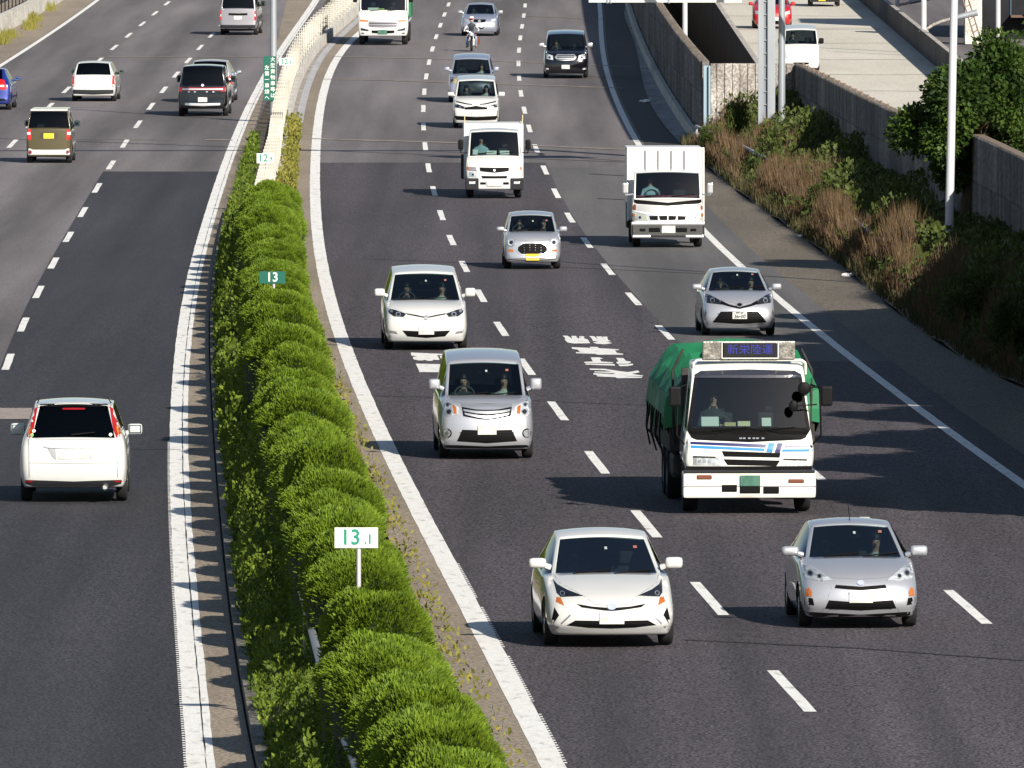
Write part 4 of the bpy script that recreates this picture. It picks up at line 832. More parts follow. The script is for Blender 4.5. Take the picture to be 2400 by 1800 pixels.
for s in (-1,1): boxpart('side_panel',*sorted((s*.80,s*.87)),1.83,4.6,.62,2.12,box_m,q.root,.015); tubepart('marker_pole',[(s*.84,1.8,2.1),(s*.85,1.8,2.38)],.012,mat('cream_pole',(.7,.6,.35),.5),q.root)
boxpart('bed',-.84,.84,1.8,4.6,.56,.68,dark_metal,q.root); boxpart('chassis',-.35,.35,.3,4.5,.38,.55,dark_metal,q.root); boxpart('roof_panel',-.8,.8,1.83,4.6,2.06,2.10,box_m,q.root)
boxpart('side_guard',-.95,-.80,1.9,2.7,.5,1.2,dark_metal,q.root,.02)
for y in (.75,3.3):
    for s in (-1,1): q.wheel(s*.70,y,.33,.2,'steel')
papers(q,[(-.55,.45,1.26,.15,.17,paper,'white paper by the driver on the small truck dashboard'),(-.08,.45,1.26,.3,.13,paper,'wide white sheet on the small truck dashboard'),(.3,.45,1.26,.28,.13,paper,'white sheet on the right of the small truck dashboard')])
place(q,R2,80.3,wy=.75,yaw=.0); seated(-.38,.9,.98,q,shirt_b,'driver in a light blue shirt in the small white truck')
# --- chrome fronted box truck
q=V('truck','white box truck with chrome grille and pink dashboard cover, in the right lane',GR,1563,579,'truck'); f=Fr(1000,1530,551)
cab(q,1.86,2.02,.48,1.75,1.27,1.95,.885,.84,white_p,ws_y=.36,wheels=(.8,),wr=.36,nose=(.08,.03,0,0,.03),hood_z=1.05,roof_w=.86,sw=.12)
q.symc('black_band',f.c((1000,908),(495,860),(490,890),(555,924),(1000,954)),grille_m,off=.008); q.symc('chrome_panel',f.c((1000,950),(560,936),(552,1020),(1000,1072)),mat('brushed_panel',(.58,.57,.55),.35,.6),off=.006)
q.sym('corner_panel',f((500,925),(548,935),(548,1022),(496,1008)),mat('brown_lens',(.16,.05,.03),.3)); q.symc('chrome_strip',f.c((1000,1080),(700,1068),(490,1030),(490,1042),(700,1085),(1000,1096)),chrome,off=.012)
g_=q.symc('grille_frame',f.c((1003,1082),(700,1082),(745,1192),(1003,1202)),chrome,off=.008)
for s in (-1,1):
    for a,b in ((8,128),(142,268)): q.patch('grille_opening',[(s*(x)/551,(1530-y)/551+.04) for x,y in ((a,1096),(b,1098),(b-16,1156),(a,1160))],grille_m,off=.016,parent=g_)
lamp(q,f((492,1058),(600,1068),(690,1088),(720,1168),(510,1160)),mat('aged_lamp',(.55,.54,.42),.25,.4),bulbs=[(f((600,1120))[0][0],f((600,1120))[0][1],.06)]); q.sym('turn_signal',f((490,1058),(530,1065),(525,1105),(492,1110)),amber,off=.014)
bm=bmesh.new(); box(bm,-.95,.95,-.07,.3,.27,.66,bev=.05); b_=obj('bumper',bm,mat('dull_chrome',(.35,.35,.36),.2,1),q.root); boxpart('bumper_top',-.955,.955,-.085,.1,.58,.67,chrome,b_,.03)
for s in (-1,1): boxpart('bumper_opening',*sorted((s*.20,s*.5)),-.08,-.05,.40,.52,grille_m,b_,.02); boxpart('fog_lamp',*sorted((s*.58,s*.74)),-.082,-.05,.42,.50,grille_m,b_,.02); boxpart('bumper_lip',*sorted((s*.45,s*.93)),-.10,.0,.25,.33,chrome,b_,.03)
boxpart('number_plate',-.16,.19,-.1,-.07,.38,.57,plate_w,q.root,.006)
for s in (-1,1):
    tubepart('mirror_arm',[(s*.9,.2,1.38),(s*1.1,.08,1.36),(s*1.1,.08,1.45)],.02,chrome,q.root); bm=bmesh.new(); box(bm,-.075,.075,-.05,.05,-.14,.14,bev=.035); bmesh.ops.translate(bm,verts=bm.verts,vec=(s*1.1,.08,1.54)); obj('door_mirror',bm,chrome,q.root)
q.wipers([(-.6,1),(.1,1)],1.31,0,.6); q.cabin(.38,1.31,1.05,rows=1,seat_z=1.35,truck=True)
boxpart('dashboard_cover',-.8,.8,.34,.75,1.315,1.335,nmat('pink_cover',[(.4,(.35,.06,.11)),(.6,(.5,.12,.18))],scale=(20,20,20),obj=True),q.root,.005)
bx=boxpart('cargo_box',-.98,.98,1.85,5.2,.66,2.52,box_m,q.root,.02)
for x in (-.99,.99): boxpart('box_frame',x-.02,x+.02,1.82,1.90,.64,2.54,paper,bx,.005)
boxpart('box_frame',-1.01,1.01,1.82,1.90,2.50,2.55,paper,bx,.005)
for x in (-.53,-.20,.15,.49): boxpart('box_rib',x-.025,x+.025,1.82,1.86,.9,2.47,greysilver_p,bx,.006)
boxpart('chassis',-.4,.4,.3,5.1,.42,.62,dark_metal,q.root); boxpart('side_guard',-1.02,-.9,1.9,2.8,.45,1.1,dark_metal,q.root,.02)
for y in (.8,3.9):
    for s in (-1,1): q.wheel(s*.80,y,.36,.21,'steel')
place(q,R3,90,wy=.8,yaw=-.0); seated(-.43,.95,1.03,q,shirt_b,'driver in a grey-blue shirt in the box truck')
# --- large white truck at the top
q=V('truck','large white truck with orange strips over its grille, at the top of the left lane',GR,899,105,'truck'); f=Fr(545,585,283)
cab(q,2.3,2.85,.42,2.0,1.56,2.45,1.06,1.0,white_p,ws_y=.35,wheels=(1.1,),wr=.45,nose=(.06,.03,0,0,.03),hood_z=1.3,sw=.12)
q.symc('grille',f.c((545,296),(360,290),(354,350),(382,366),(545,374)),greysilver_p); q.sym('orange_strip',f((245,268),(356,278),(350,296),(245,291)),mat('orange_strip',(.75,.14,.02),.4),off=.01); q.bars(.62,f((0,366))[0][1],f((0,300))[0][1],2,grille_m,wd=.03)
lamp(q,f((255,375),(360,400),(356,418),(260,408)),lampdark); q.symc('bumper_opening',f.c((545,410),(396,408),(400,442),(545,452)),grille_m); q.rect('number_plate',-.03,f((0,430))[0][1],.42,.2,plate_g,off=.02)
q.sym('fog_lamp',f((262,436),(300,440),(298,456),(264,452)),lampdark)
for s in (-1,1): bm=bmesh.new(); box(bm,-.1,.1,-.05,.05,-.25,.25,bev=.04); bmesh.ops.translate(bm,verts=bm.verts,vec=(s*1.28,.1,2.2)); o_=obj('door_mirror',bm,trim,q.root); tubepart('mirror_arm',[(s*1.1,.2,2.5),(s*1.28,.1,2.45)],.02,trim,o_)
q.wipers([(-.6,1),(.2,1)],1.55,0,.6); q.cabin(.38,1.52,1.2,rows=1,seat_z=1.6,truck=True)
papers(q,[(-.45,.45,1.52,.5,.2,paper,'white papers on the dashboard of the large truck at the top'),(-.1,.45,1.52,.3,.16,mat('coloured_paper',(.55,.6,.15),.7),'yellow-green paper on the dashboard of the large truck at the top')])
boxpart('cargo_box',-1.12,1.12,2.2,9.5,.95,3.1,box_m,q.root,.03); boxpart('tarpaulin',.95,1.25,2.3,6.0,1.2,2.5,tarp_m,q.root,.08); boxpart('chassis',-.45,.45,.4,9.4,.55,.85,dark_metal,q.root)
for y in (1.1,6.5,7.8):
    for s in (-1,1): q.wheel(s*.98,y,.45,.26,'steel')
place(q,R0,51.1,wy=1.1,yaw=.0)
# --- driving away: the left carriageway
def rearlamp(q,pts,m=red_l,inner_=None,im=reflector):
    for s in (1,-1):
        h=q.patch('tail_lamp',[(s*x,z) for x,z in pts],m,off=.012,rear=True)
        if inner_: q.patch('reversing_lamp',[(s*x,z) for x,z in inner_],im,off=.018,rear=True,parent=h,th=.006)
def rmirror(q,x,yr,z,m,**k): q.mirror(x,q.L-yr,z,m,**k)
q=V('car','white crossover with tall red tail lamps seen from behind, large in the left foreground',GL,174,1175); f=Fr(483,1590,390)
q.rearglass=glass('rear_glass',(.10,.11,.12),.02,1.0)
S_,gz=stations('van',W=1.80,H=1.68,L=4.5,zs=.22,hood_z=.95,hood_w=.66,cowl_y=1.2,cowl_z=1.08,cowl_w=.75,belt=.98,ws_y=2.0,ws_z=1.58,roof_w=.66,roof_y=4.0,roof_z=1.60,back_y=4.42,back_z=1.06,back_w=.78,tail=[0,.06,.08,.06,.0],sw=.18,rpil=.085)
q.shell(S_,gz,1.80,4.5,1.68,(.85,3.65),.36,white_p); four(q,.85,3.65,.35); q.cabin(1.4,1.05,2.3)
rearlamp(q,[((abs(px-483))/390,(1590-py)/390+.04) for px,py in ((250,978),(214,988),(170,1115),(160,1162),(204,1184),(226,1130),(246,1010))],mat('tail_red_lens',(.33,.010,.010),.15,0,1)); 
for s in (1,-1): q.patch('tail_lamp_amber',[(s*abs(px-483)/390,(1590-py)/390+.04) for px,py in ((204,1095),(180,1125),(172,1152),(196,1164),(210,1120))],amber,off=.026,rear=True)
q.symc('tail_trim',f.c((483,1238),(292,1236),(298,1246),(340,1250),(483,1252)),chrome,rear=True,off=.02); q.sym('reversing_lamp',f((318,1252),(368,1254),(374,1325),(352,1312)),steel_rim,rear=True,off=.01)
q.rect('number_plate',-.02,f((0,1288))[0][1],.46,.17,plate_w,rear=True,off=.012)
lb=q.symc('rear_lower_trim',f.c((483,1466),(148,1455),(150,1478),(235,1496),(483,1500)),bump_g,rear=True,off=.01); q.sym('reflector',f((150,1458),(222,1462),(215,1472),(154,1470)),red_d,rear=True,off=.018,parent=lb)
bm=bmesh.new(); cyl(bm,(-.53,4.3,.27),(-.53,4.55,.27),.052,n=20,cap=False); cyl(bm,(-.53,4.3,.27),(-.53,4.5,.27),.04,n=20); obj('exhaust_pipe',bm,chrome,q.root)
q.seam(f((150,1338),(196,1346),(483,1350)),.006,rear=True); q.seam(f((196,1190),(483,1196)),.006,rear=True)
q.symc('brake_lamp',f.c((483,988),(410,990),(410,1000),(483,1001)),red_d,rear=True,off=.018); q.symc('spoiler',f.c((483,955),(265,962),(250,985),(483,978)),grille_m,rear=True,off=.012)
q.patch('rear_wiper',f.raw((470,1158),(620,1145),(620,1152),(472,1168)),trim,rear=True,off=.03); 
for px,py,m_ in ((227,1138,paper),(215,1165,mat('green_sticker',(.2,.5,.15),.5)),(723,1163,paper)): q.disc('sticker',(px-483)/390,(1590-py)/390+.04,.028,m_,rear=True,off=.016)
for s in (1,-1): q.patch('body_seam',[(s*x,z) for x,z in f((192,1190),(196,1190),(200,1440),(195,1440))],greysilver_p,rear=True,off=.003,th=.003)
for s in (1,-1): q.patch('roof_rail',[(s*x,z) for x,z in f((243,932),(251,932),(249,975),(240,975))],trim,rear=True,off=.01)
q.mirror(.86,4.5-3.0,1.09,white_p,w_=.21,h=.16,dx=.04)
place(q,L0,141,rear=True,wy=.85,yaw=-.012)
q=V('car','olive brown boxy mini car with white roof and yellow plate, seen from behind',GL,116,381.6); f=Fr(318,1055,197)
q.rearglass=glass('clear_rear_glass',(.4,.46,.46),.02,1.0)
S_,gz=stations('van',W=1.475,H=1.73,L=3.4,zs=.2,hood_z=.9,hood_w=.56,cowl_y=.6,cowl_z=1.08,cowl_w=.66,belt=1.0,ws_y=1.1,ws_z=1.6,roof_w=.62,roof_y=3.2,roof_z=1.66,back_y=3.36,back_z=1.13,back_w=.70,tail=[0,.02,.03,.04,.02],sw=.1,rpil=.03)
q.shell(S_,gz,1.475,3.4,1.73,(.6,2.85),.28,brown_p); four(q,.6,2.85,.28); q.cabin(.8,1.05,1.5)
boxpart('roof_cap',-.60,.60,1.0,3.22,1.68,1.745,white_p,q.root,.03)
rearlamp(q,f((176,845),(205,846),(206,910),(177,910)),red_l,f((180,862),(202,862),(202,880),(180,880))); q.symc('plate_recess',f.c((318,866),(262,866),(262,904),(318,904)),mat('dark_olive',(.05,.04,.02),.4),rear=True); q.rect('number_plate',0,f((0,887))[0][1],.33,.165,plate_y,rear=True,off=.02)
wb=q.symc('white_bumper',f.c((318,975),(215,974),(200,966),(176,968),(178,1008),(215,1006),(318,1006)),white_p,rear=True,off=.012)
for s in (-1,1): h=q.disc('reflector',s*f((198,990))[0][0],f((0,990))[0][1],.07,greysilver_p,rear=True,off=.018,parent=wb); q.disc('reflector',s*f((198,990))[0][0],f((0,990))[0][1],.045,red_d,rear=True,off=.024,parent=wb)
q.mirror(.70,1.0,1.22,trim,w_=.16,h=.16,dx=.02); place(q,L2,73,rear=True,wy=.55,yaw=-.02)
seated(-.31,1.5,.62,q,shirt_d,'person at the wheel of the olive mini car seen from behind')
q=V('car','white station wagon with plain tailgate and black bumper, seen from behind near the top left',GL,221,237); f=Fr(612,655,175)
S_,gz=stations('van',W=1.66,H=1.5,L=4.2,zs=.2,hood_z=.9,hood_w=.6,cowl_y=1.1,cowl_z=1.0,cowl_w=.7,belt=.93,ws_y=1.8,ws_z=1.42,roof_w=.62,roof_y=3.9,roof_z=1.45,back_y=4.14,back_z=1.0,back_w=.7,sw=.14,rpil=.04); q.rearglass=MATS['clear_rear_glass']
q.shell(S_,gz,1.66,4.2,1.5,(.8,3.4),.29,white_p); four(q,.8,3.4,.29,'steel'); q.cabin(1.3,.98,2.1)
rearlamp(q,f((467,486),(489,487),(490,560),(468,560)),red_l,f((470,545),(488,545),(488,556),(470,556))); b_=q.symc('rear_bumper',f.c((612,582),(470,580),(472,606),(612,612)),bump_g,rear=True,off=.015); q.rect('number_plate',0,f((0,518))[0][1],.33,.165,plate_w,rear=True)
q.mirror(.78,1.3,1.05,trim,w_=.16,h=.13,dx=.05); place(q,L1,63.3,rear=True,wy=.8,yaw=-.03); seated(-.35,2.0,.5,q,shirt_d,'person at the wheel of the white station wagon')
q=V('car','silver wagon half hidden behind the black van on the left carriageway',GL,494,240); f=Fr(1362,655,181)
S_,gz=stations('van',W=1.69,H=1.55,L=4.3,zs=.2,hood_z=.9,hood_w=.6,cowl_y=1.1,cowl_z=1.0,cowl_w=.7,belt=.95,ws_y=1.8,ws_z=1.46,roof_w=.62,roof_y=3.9,roof_z=1.5,back_y=4.24,back_z=1.03,back_w=.7,sw=.16,rpil=.04)
q.shell(S_,gz,1.69,4.3,1.55,(.8,3.5),.29,silver_p); four(q,.8,3.5,.29); rearlamp(q,f((1212,470),(1240,475),(1245,540),(1215,540)),red_l,f((1220,500),(1240,500),(1240,520),(1220,520))); q.rect('number_plate',0,.75,.33,.165,plate_w,rear=True)
q.mirror(.80,1.3,1.05,bluesilver_p,w_=.18,h=.14,dx=.05); place(q,L0,65.5,rear=True,wy=.8,yaw=-.03)
q=V('minivan','black off-road van with a red band across its tailgate, seen from behind',GL,477,271.6,'minivan'); f=Fr(1312,745,181)
S_,gz=stations('van',W=1.79,H=1.86,L=4.7,zs=.28,hood_z=1.05,hood_w=.68,cowl_y=.9,cowl_z=1.2,cowl_w=.78,belt=1.1,ws_y=1.5,ws_z=1.75,roof_w=.72,roof_y=4.5,roof_z=1.8,back_y=4.65,back_z=1.15,back_w=.8,sw=.12,rpil=.04); q.rearglass=glass('smoked_rear_glass',(.15,.17,.17),.02,1.0)
q.shell(S_,gz,1.79,4.7,1.86,(.9,3.75),.35,black_p); four(q,.9,3.75,.34); q.cabin(1.1,1.2,2.0)
rb=q.symc('tail_lamp_band',f.c((1312,560),(1160,556),(1162,582),(1200,582),(1312,576)),red_d,rear=True); q.symc('chrome_strip',f.c((1312,566),(1180,566),(1180,575),(1312,575)),chrome,rear=True,off=.016,parent=rb); q.sym('tail_lamp',f((1160,556),(1192,556),(1192,588),(1162,586)),red_d,rear=True,off=.012)
q.disc('emblem',0,f((0,545))[0][1],.05,chrome,rear=True,off=.02); q.rect('number_plate',0,f((0,638))[0][1],.33,.165,plate_w,rear=True,off=.015); q.symc('bumper_strip',f.c((1312,662),(1198,660),(1198,674),(1312,680)),chrome,rear=True,off=.02)
for px in (1222,1262,1340,1382): q.rect('badge_letter',(px-1312)/181,f((0,588))[0][1],.07,.03,chrome,rear=True,off=.012)
q.mirror(.86,1.3,1.28,trim,w_=.18,h=.2,dx=.02); place(q,L0,65.4,rear=True,wy=.9,yaw=-.025); seated(-.4,1.9,.75,q,shirt_d,'person at the wheel of the black off-road van')
q=V('van','grey silver cargo van cut off by the top edge, seen from behind',GL,560,82,'van'); f=Fr(1555,222,148)
S_,gz=stations('van',W=1.69,H=1.98,L=4.7,zs=.28,hood_z=1.05,hood_w=.6,cowl_y=.4,cowl_z=1.2,cowl_w=.76,belt=1.1,ws_y=1.0,ws_z=1.85,roof_w=.70,roof_y=4.5,roof_z=1.9,back_y=4.65,back_z=1.2,back_w=.76,sw=.1,rpil=.04)
q.shell(S_,gz,1.69,4.7,1.98,(.7,3.6),.31,greysilver_p); four(q,.7,3.6,.31,'steel'); rearlamp(q,f((1428,62),(1446,62),(1448,125),(1430,125)),red_l,f((1432,85),(1446,85),(1446,100),(1432,100)))
q.symc('tailgate_handle',f.c((1555,80),(1492,78),(1494,92),(1555,95)),grille_m,rear=True); q.rect('number_plate',0,f((0,108))[0][1],.36,.17,plate_w,rear=True); q.symc('rear_bumper',f.c((1555,156),(1432,155),(1434,192),(1555,196)),bump_g,rear=True,off=.015)
q.mirror(.80,1.0,1.35,trim,w_=.16,h=.2,dx=.02); place(q,L0,52.9,rear=True,wy=.8,yaw=-.04)
q=V('car','dark blue hatchback cut off by the left edge',GL,-27,257); f=Fr(-75,710,180)
S_,gz=stations('hatch',W=1.69,H=1.52,L=3.95,zs=.2,hood_z=.8,hood_w=.6,cowl_y=.9,cowl_z=1.0,cowl_w=.7,belt=.97,ws_y=1.8,ws_z=1.43,roof_w=.6,roof_y=3.3,roof_z=1.48,back_y=3.8,back_z=1.05,deck_y=3.9,deck_z=.95,sw=.18)
q.shell(S_,gz,1.69,3.95,1.52,(.8,3.35),.29,blue_p); four(q,.8,3.35,.29); rearlamp(q,[(.36,1.16),(.60,1.10),(.72,.80),(.60,.74),(.42,.78)],red_l,[(.44,.86),(.6,.86),(.6,.92),(.45,.92)]); q.mirror(.80,1.2,1.08,blue_p,w_=.18,h=.13,dx=.05)
q.symc('rear_lower_trim',[(0,.42),(.6,.44),(.72,.36),(0,.32)],grille_m,rear=True); place(q,L2,65.1,rear=True,wy=.7,yaw=-.04)
# --- side ramp
rx=lambda Y:12.8
q=V('car','red hatchback partly behind the steel poles on the side ramp',GP,1810,67); f=Fr(581,185,149)
S_,gz=stations('hatch',W=1.695,H=1.5,L=3.8,zs=.17,hood_z=.85,hood_w=.6,nose=[.15,-.01,-.04,.02,.1],cowl_y=.9,cowl_z=1.02,cowl_w=.7,belt=.97,ws_y=1.6,ws_z=1.41,roof_w=.57,roof_y=3.1,roof_z=1.44,back_y=3.5,back_z=1.1,deck_y=3.74,deck_z=.95,sw=.18)
q.shell(S_,gz,1.695,3.8,1.5,(.75,3.2),.29,red_p); four(q,.75,3.2,.29); lamp(q,f((470,75),(505,85),(500,100),(470,98)),None); q.symc('lower_grille',f.c((581,138),(520,140),(530,160),(581,162)),grille_m); q.rect('number_plate',.12,.42,.33,.165,plate_w); q.mirror(.80,1.1,1.05,red_p,w_=.18,h=.13,dx=.06)
place(q,rx,54.3,wy=.75,gz=.3)
q=V('van','small white van with white front panel behind the wall on the side ramp',GP,1877,172,'van'); f=Fr(765,462,166)
S_,gz=stations('van',W=1.475,H=1.85,L=3.4,zs=.2,hood_z=1.0,hood_w=.58,nose=[.10,.03,0,0,.04],cowl_y=.3,cowl_z=1.12,cowl_w=.68,belt=1.05,ws_y=.85,ws_z=1.66,roof_w=.63,roof_y=3.2,roof_z=1.8,back_y=3.35,back_z=1.15,sw=.08)
q.shell(S_,gz,1.475,3.4,1.85,(.5,2.8),.28,white_p); four(q,.5,2.8,.28,'steel'); lamp(q,f((664,324),(684,328),(685,372),(666,370)),None); q.symc('grille',f.c((765,398),(714,398),(716,411),(765,412)),grille_m); q.mirror(.70,.6,1.25,trim,w_=.16,h=.18,dx=.01); q.cabin(.5,1.1,1.2)
place(q,rx,60,wy=.5,gz=.3); seated(-.31,1.1,.75,q,shirt_d,'driver of the small white van on the ramp')
q=V('car','black mini car with yellow plate cut off by the top edge on the ramp',GP,1932,15)
S_,gz=stations('van',W=1.475,H=1.6,L=3.4,zs=.2,hood_z=.9,hood_w=.56,cowl_y=.6,cowl_z=1.05,cowl_w=.66,belt=1.0,ws_y=1.1,ws_z=1.5,roof_w=.58,roof_y=3.2,roof_z=1.55,back_y=3.35,back_z=1.1,sw=.12)
q.shell(S_,gz,1.475,3.4,1.6,(.6,2.8),.28,black_p); four(q,.6,2.8,.28); q.rect('number_plate',-.12,.33,.33,.165,plate_y); lamp(q,[(.45,.75),(.68,.8),(.68,.62),(.48,.6)],None); place(q,rx,50,wy=.6,gz=.3)
# --- motorcycle and rider
g=G(1105,118); g=G(1105,121); mc=empty('motorcycle',(g.x,g.y,GZ(g.y)+.012),heading(R2,g.y),'motorcycle with round headlight and orange indicators ridden between the cars','motorcycle')
for y,r_ in ((0,.31),(1.4,.31)):
    bm=bmesh.new(); n=24; prof=[(-.05,.24),(-.06,.28),(0,.31),(.06,.28),(.05,.24)]; rr=[[bm.verts.new((a,y+b*math.sin(2*math.pi*i/n),.31+b*math.cos(2*math.pi*i/n))) for a,b in prof] for i in range(n)]
    for i in range(n):
        for k in range(4): bm.faces.new((rr[i][k],rr[i][k+1],rr[(i+1)%n][k+1],rr[(i+1)%n][k]))
        bm.faces.new((rr[i][4],rr[i][0],rr[(i+1)%n][0],rr[(i+1)%n][4]))
    w_=obj('wheel',bm,rubber,mc)
    bm=bmesh.new(); cyl(bm,(-.03,y,.31),(.03,y,.31),.05)
    for i in range(8): a=math.pi*i/4; cyl(bm,(0,y,.31),(0,y+.245*math.sin(a),.31+.245*math.cos(a)),.008,n=5)
    obj('rim',bm,chrome,w_)
for s in (-1,1):
    tubepart('fork',[(s*.09,0,.31),(s*.09,.2,.95)],.022,chrome,mc); tubepart('handlebar',[(s*.02,.22,1.0),(s*.25,.2,1.08),(s*.38,.32,1.08)],.014,chrome,mc)
    bm=bmesh.new(); ell(bm,Vector((s*.22,.08,.86)),(.04,.05,.04),10,8); obj('indicator',bm,amber,mc)
    bm=bmesh.new(); tube(bm,[(s*.3,.3,1.08),(s*.38,.22,1.22)],.008,5); ell(bm,Vector((s*.40,.22,1.25)),(.05,.02,.035),10,8); obj('mirror',bm,trim,mc)
    tubepart('exhaust_pipe',[(s*.16,.5,.35),(s*.2,.8,.25),(s*.22,1.6,.3)],.04,chrome,mc)
bm=bmesh.new(); ell(bm,Vector((0,.06,.90)),(.10,.08,.10)); h_=obj('headlight',bm,chrome,mc); bm=bmesh.new(); ell(bm,Vector((0,.0,.90)),(.085,.03,.085)); obj('lens',bm,reflector,h_)
bm=bmesh.new(); ell(bm,Vector((0,.5,.85)),(.15,.28,.13)); obj('fuel_tank',bm,mat('tank_maroon',(.2,.02,.015),.25,0,1),mc)
boxpart('seat',-.14,.14,.7,1.35,.74,.84,trim,mc,.04); boxpart('engine',-.2,.2,.35,.95,.28,.66,steel_rim,mc,.06); boxpart('mudguard',-.06,.06,-.2,.2,.60,.66,trim,mc,.02); boxpart('tail',-.1,.1,1.3,1.75,.6,.78,MATS['tank_maroon'],mc,.03); boxpart('saddle_bag',.2,.42,1.1,1.5,.35,.72,nmat('brown_leather',[(.3,(.1,.03,.015)),(.7,(.2,.06,.03))],scale=(5,5,5),obj=True),mc,.04)
J=[((0,.85,.85),.15,.12),((0,.80,1.12),.15,.11),((0,.72,1.38),.17,.10),((0,.68,1.50),.05,.05),((0,.66,1.56),.055,.055),((0,.64,1.66),.08,.095),((0,.65,1.74),.07,.085)]
Ed=[(0,1),(1,2),(2,3),(3,4),(4,5),(5,6)]
for s in (-1,1):
    b=len(J); J+=[((s*.2,.70,1.36),.065),((s*.38,.58,1.15),.05),((s*.36,.36,1.08),.04),((s*.36,.30,1.07),.04,.03)]; Ed+=[(2,b),(b,b+1),(b+1,b+2),(b+2,b+3)]
    for k in range(5):
        qn=len(J); J+=[((s*(.32+.02*k),.26,1.09-.002*k),.010),((s*(.32+.02*k),.25,1.055),.009)]; Ed+=[(b+3,qn),(qn,qn+1)]
    b=len(J); J+=[((s*.12,.80,.82),.095),((s*.25,.38,.72),.075),((s*.24,.62,.30),.055),((s*.24,.60,.22),.045),((s*.25,.42,.20),.04)]; Ed+=[(0,b),(b,b+1),(b+1,b+2),(b+2,b+3),(b+3,b+4)]
me=skin_mesh(J,Ed,1)
pale=mat('pale_sleeve',(.6,.6,.58),.8); blue_j=mat('light_jeans',(.25,.3,.4),.9); bootm=mat('brown_boot',(.15,.07,.03),.6); glove=mat('glove',(.5,.48,.45),.8)
for m_ in (skinm,shirt_d,blue_j,pale,bootm): me.materials.append(m_)
for p in me.polygons:
    c=p.center; p.use_smooth=True
    p.material_index=0 if c.z>1.51 else 4 if c.z<.27 else 3 if (abs(c.x)>.22 and c.z>1.0) else 2 if c.z<.95 else 1
o=link('person',me); tag(o,'motorcycle rider in a red and white helmet, dark vest and pale sleeves','person'); o.location=mc.location; o.rotation_euler=mc.rotation_euler; mc.scale=(.78,)*3; o.scale=(.78,)*3
bm=bmesh.new(); ell(bm,Vector((0,.66,1.72)),(.135,.15,.15)); h_=obj('helmet',bm,nmat('helmet_paint',[(.48,(.55,.06,.03)),(.52,(.8,.78,.74))],scale=(0,0,6),obj=True,rough=.2),o); bm=bmesh.new(); ell(bm,Vector((0,.59,1.69)),(.10,.10,.055)); obj('visor',bm,trim,h_)
# people and dashboard things ride in their vehicles' frames
bpy.context.view_layer.update()
for o,v,p,r in PEOPLE:
    o.matrix_world=v.root.matrix_world@Matrix.Translation(p)
# ================= MEDIAN
rng=random.Random(7)
def leafmat(name,a,b,c,tr=.25,sc=3):
    return nmat(name,[(.28,a),(.5,b),(.75,c)],scale=(sc,sc,sc),detail=4,rough=.6,trans=tr,rf=.6,spec=.25)
hedge_leaf=leafmat('juniper_leaf',(.045,.075,.008),(.13,.205,.015),(.23,.32,.027),.22,5); hedge_core=mat('juniper_core',(.012,.024,.006),.9)  # near-black core of inner twigs, bared on the flanks to deepen their shade
vine_leaf=leafmat('vine_leaf',(.035,.06,.01),(.10,.155,.015),(.25,.31,.035),.3,4); weed_leaf=leafmat('weed_leaf',(.10,.11,.02),(.22,.22,.04),(.35,.25,.06),.3,3)
bush_leaf=leafmat('bush_leaf',(.024,.038,.011),(.062,.086,.018),(.125,.15,.034),.25,1.5); tree_leaf=leafmat('tree_leaf',(.015,.035,.008),(.038,.075,.012),(.10,.165,.025),.3,1.2)
dry_m=leafmat('dry_grass',(.04,.027,.016),(.10,.062,.030),(.20,.13,.062),.2,2.5); bark=nmat('bark',[(.3,(.05,.035,.025)),(.7,(.12,.09,.06))],scale=(8,8,2),bump=.4)
kerb_m=nmat('kerb_concrete',[(.3,(.08,.075,.065)),(.7,(.2,.185,.16))],scale=(2,2,2),fine=(12,.3))
def kerb(name,fx,w_,y0,y1,h,m):
    return st(wall(name,[(fx(Y),Y) for Y in np.arange(y0,y1,4.)],lambda Y:GZ(Y)-.1,lambda Y:GZ(Y)+h,w_,m))
kerb('median_kerb_left',lambda Y:HL(Y)+.1,.14,138,372,.14,kerb_m); pass
HCf=curve([],5,extra=[(-.72,140),(-.79,144),(-1.82,169),(-2.94,206),(-4.17,241),(-5.5,294),(-6.55,352),(-6.75,372)]) if False else None
_p=np.polyfit([120,128,151,184,215,248,314,335],[-.42,-.70,-1.62,-2.62,-3.66,-4.42,-5.9,-6.3],3)
HC=lambda Y:float(np.polyval(_p,Y))
from mathutils import noise
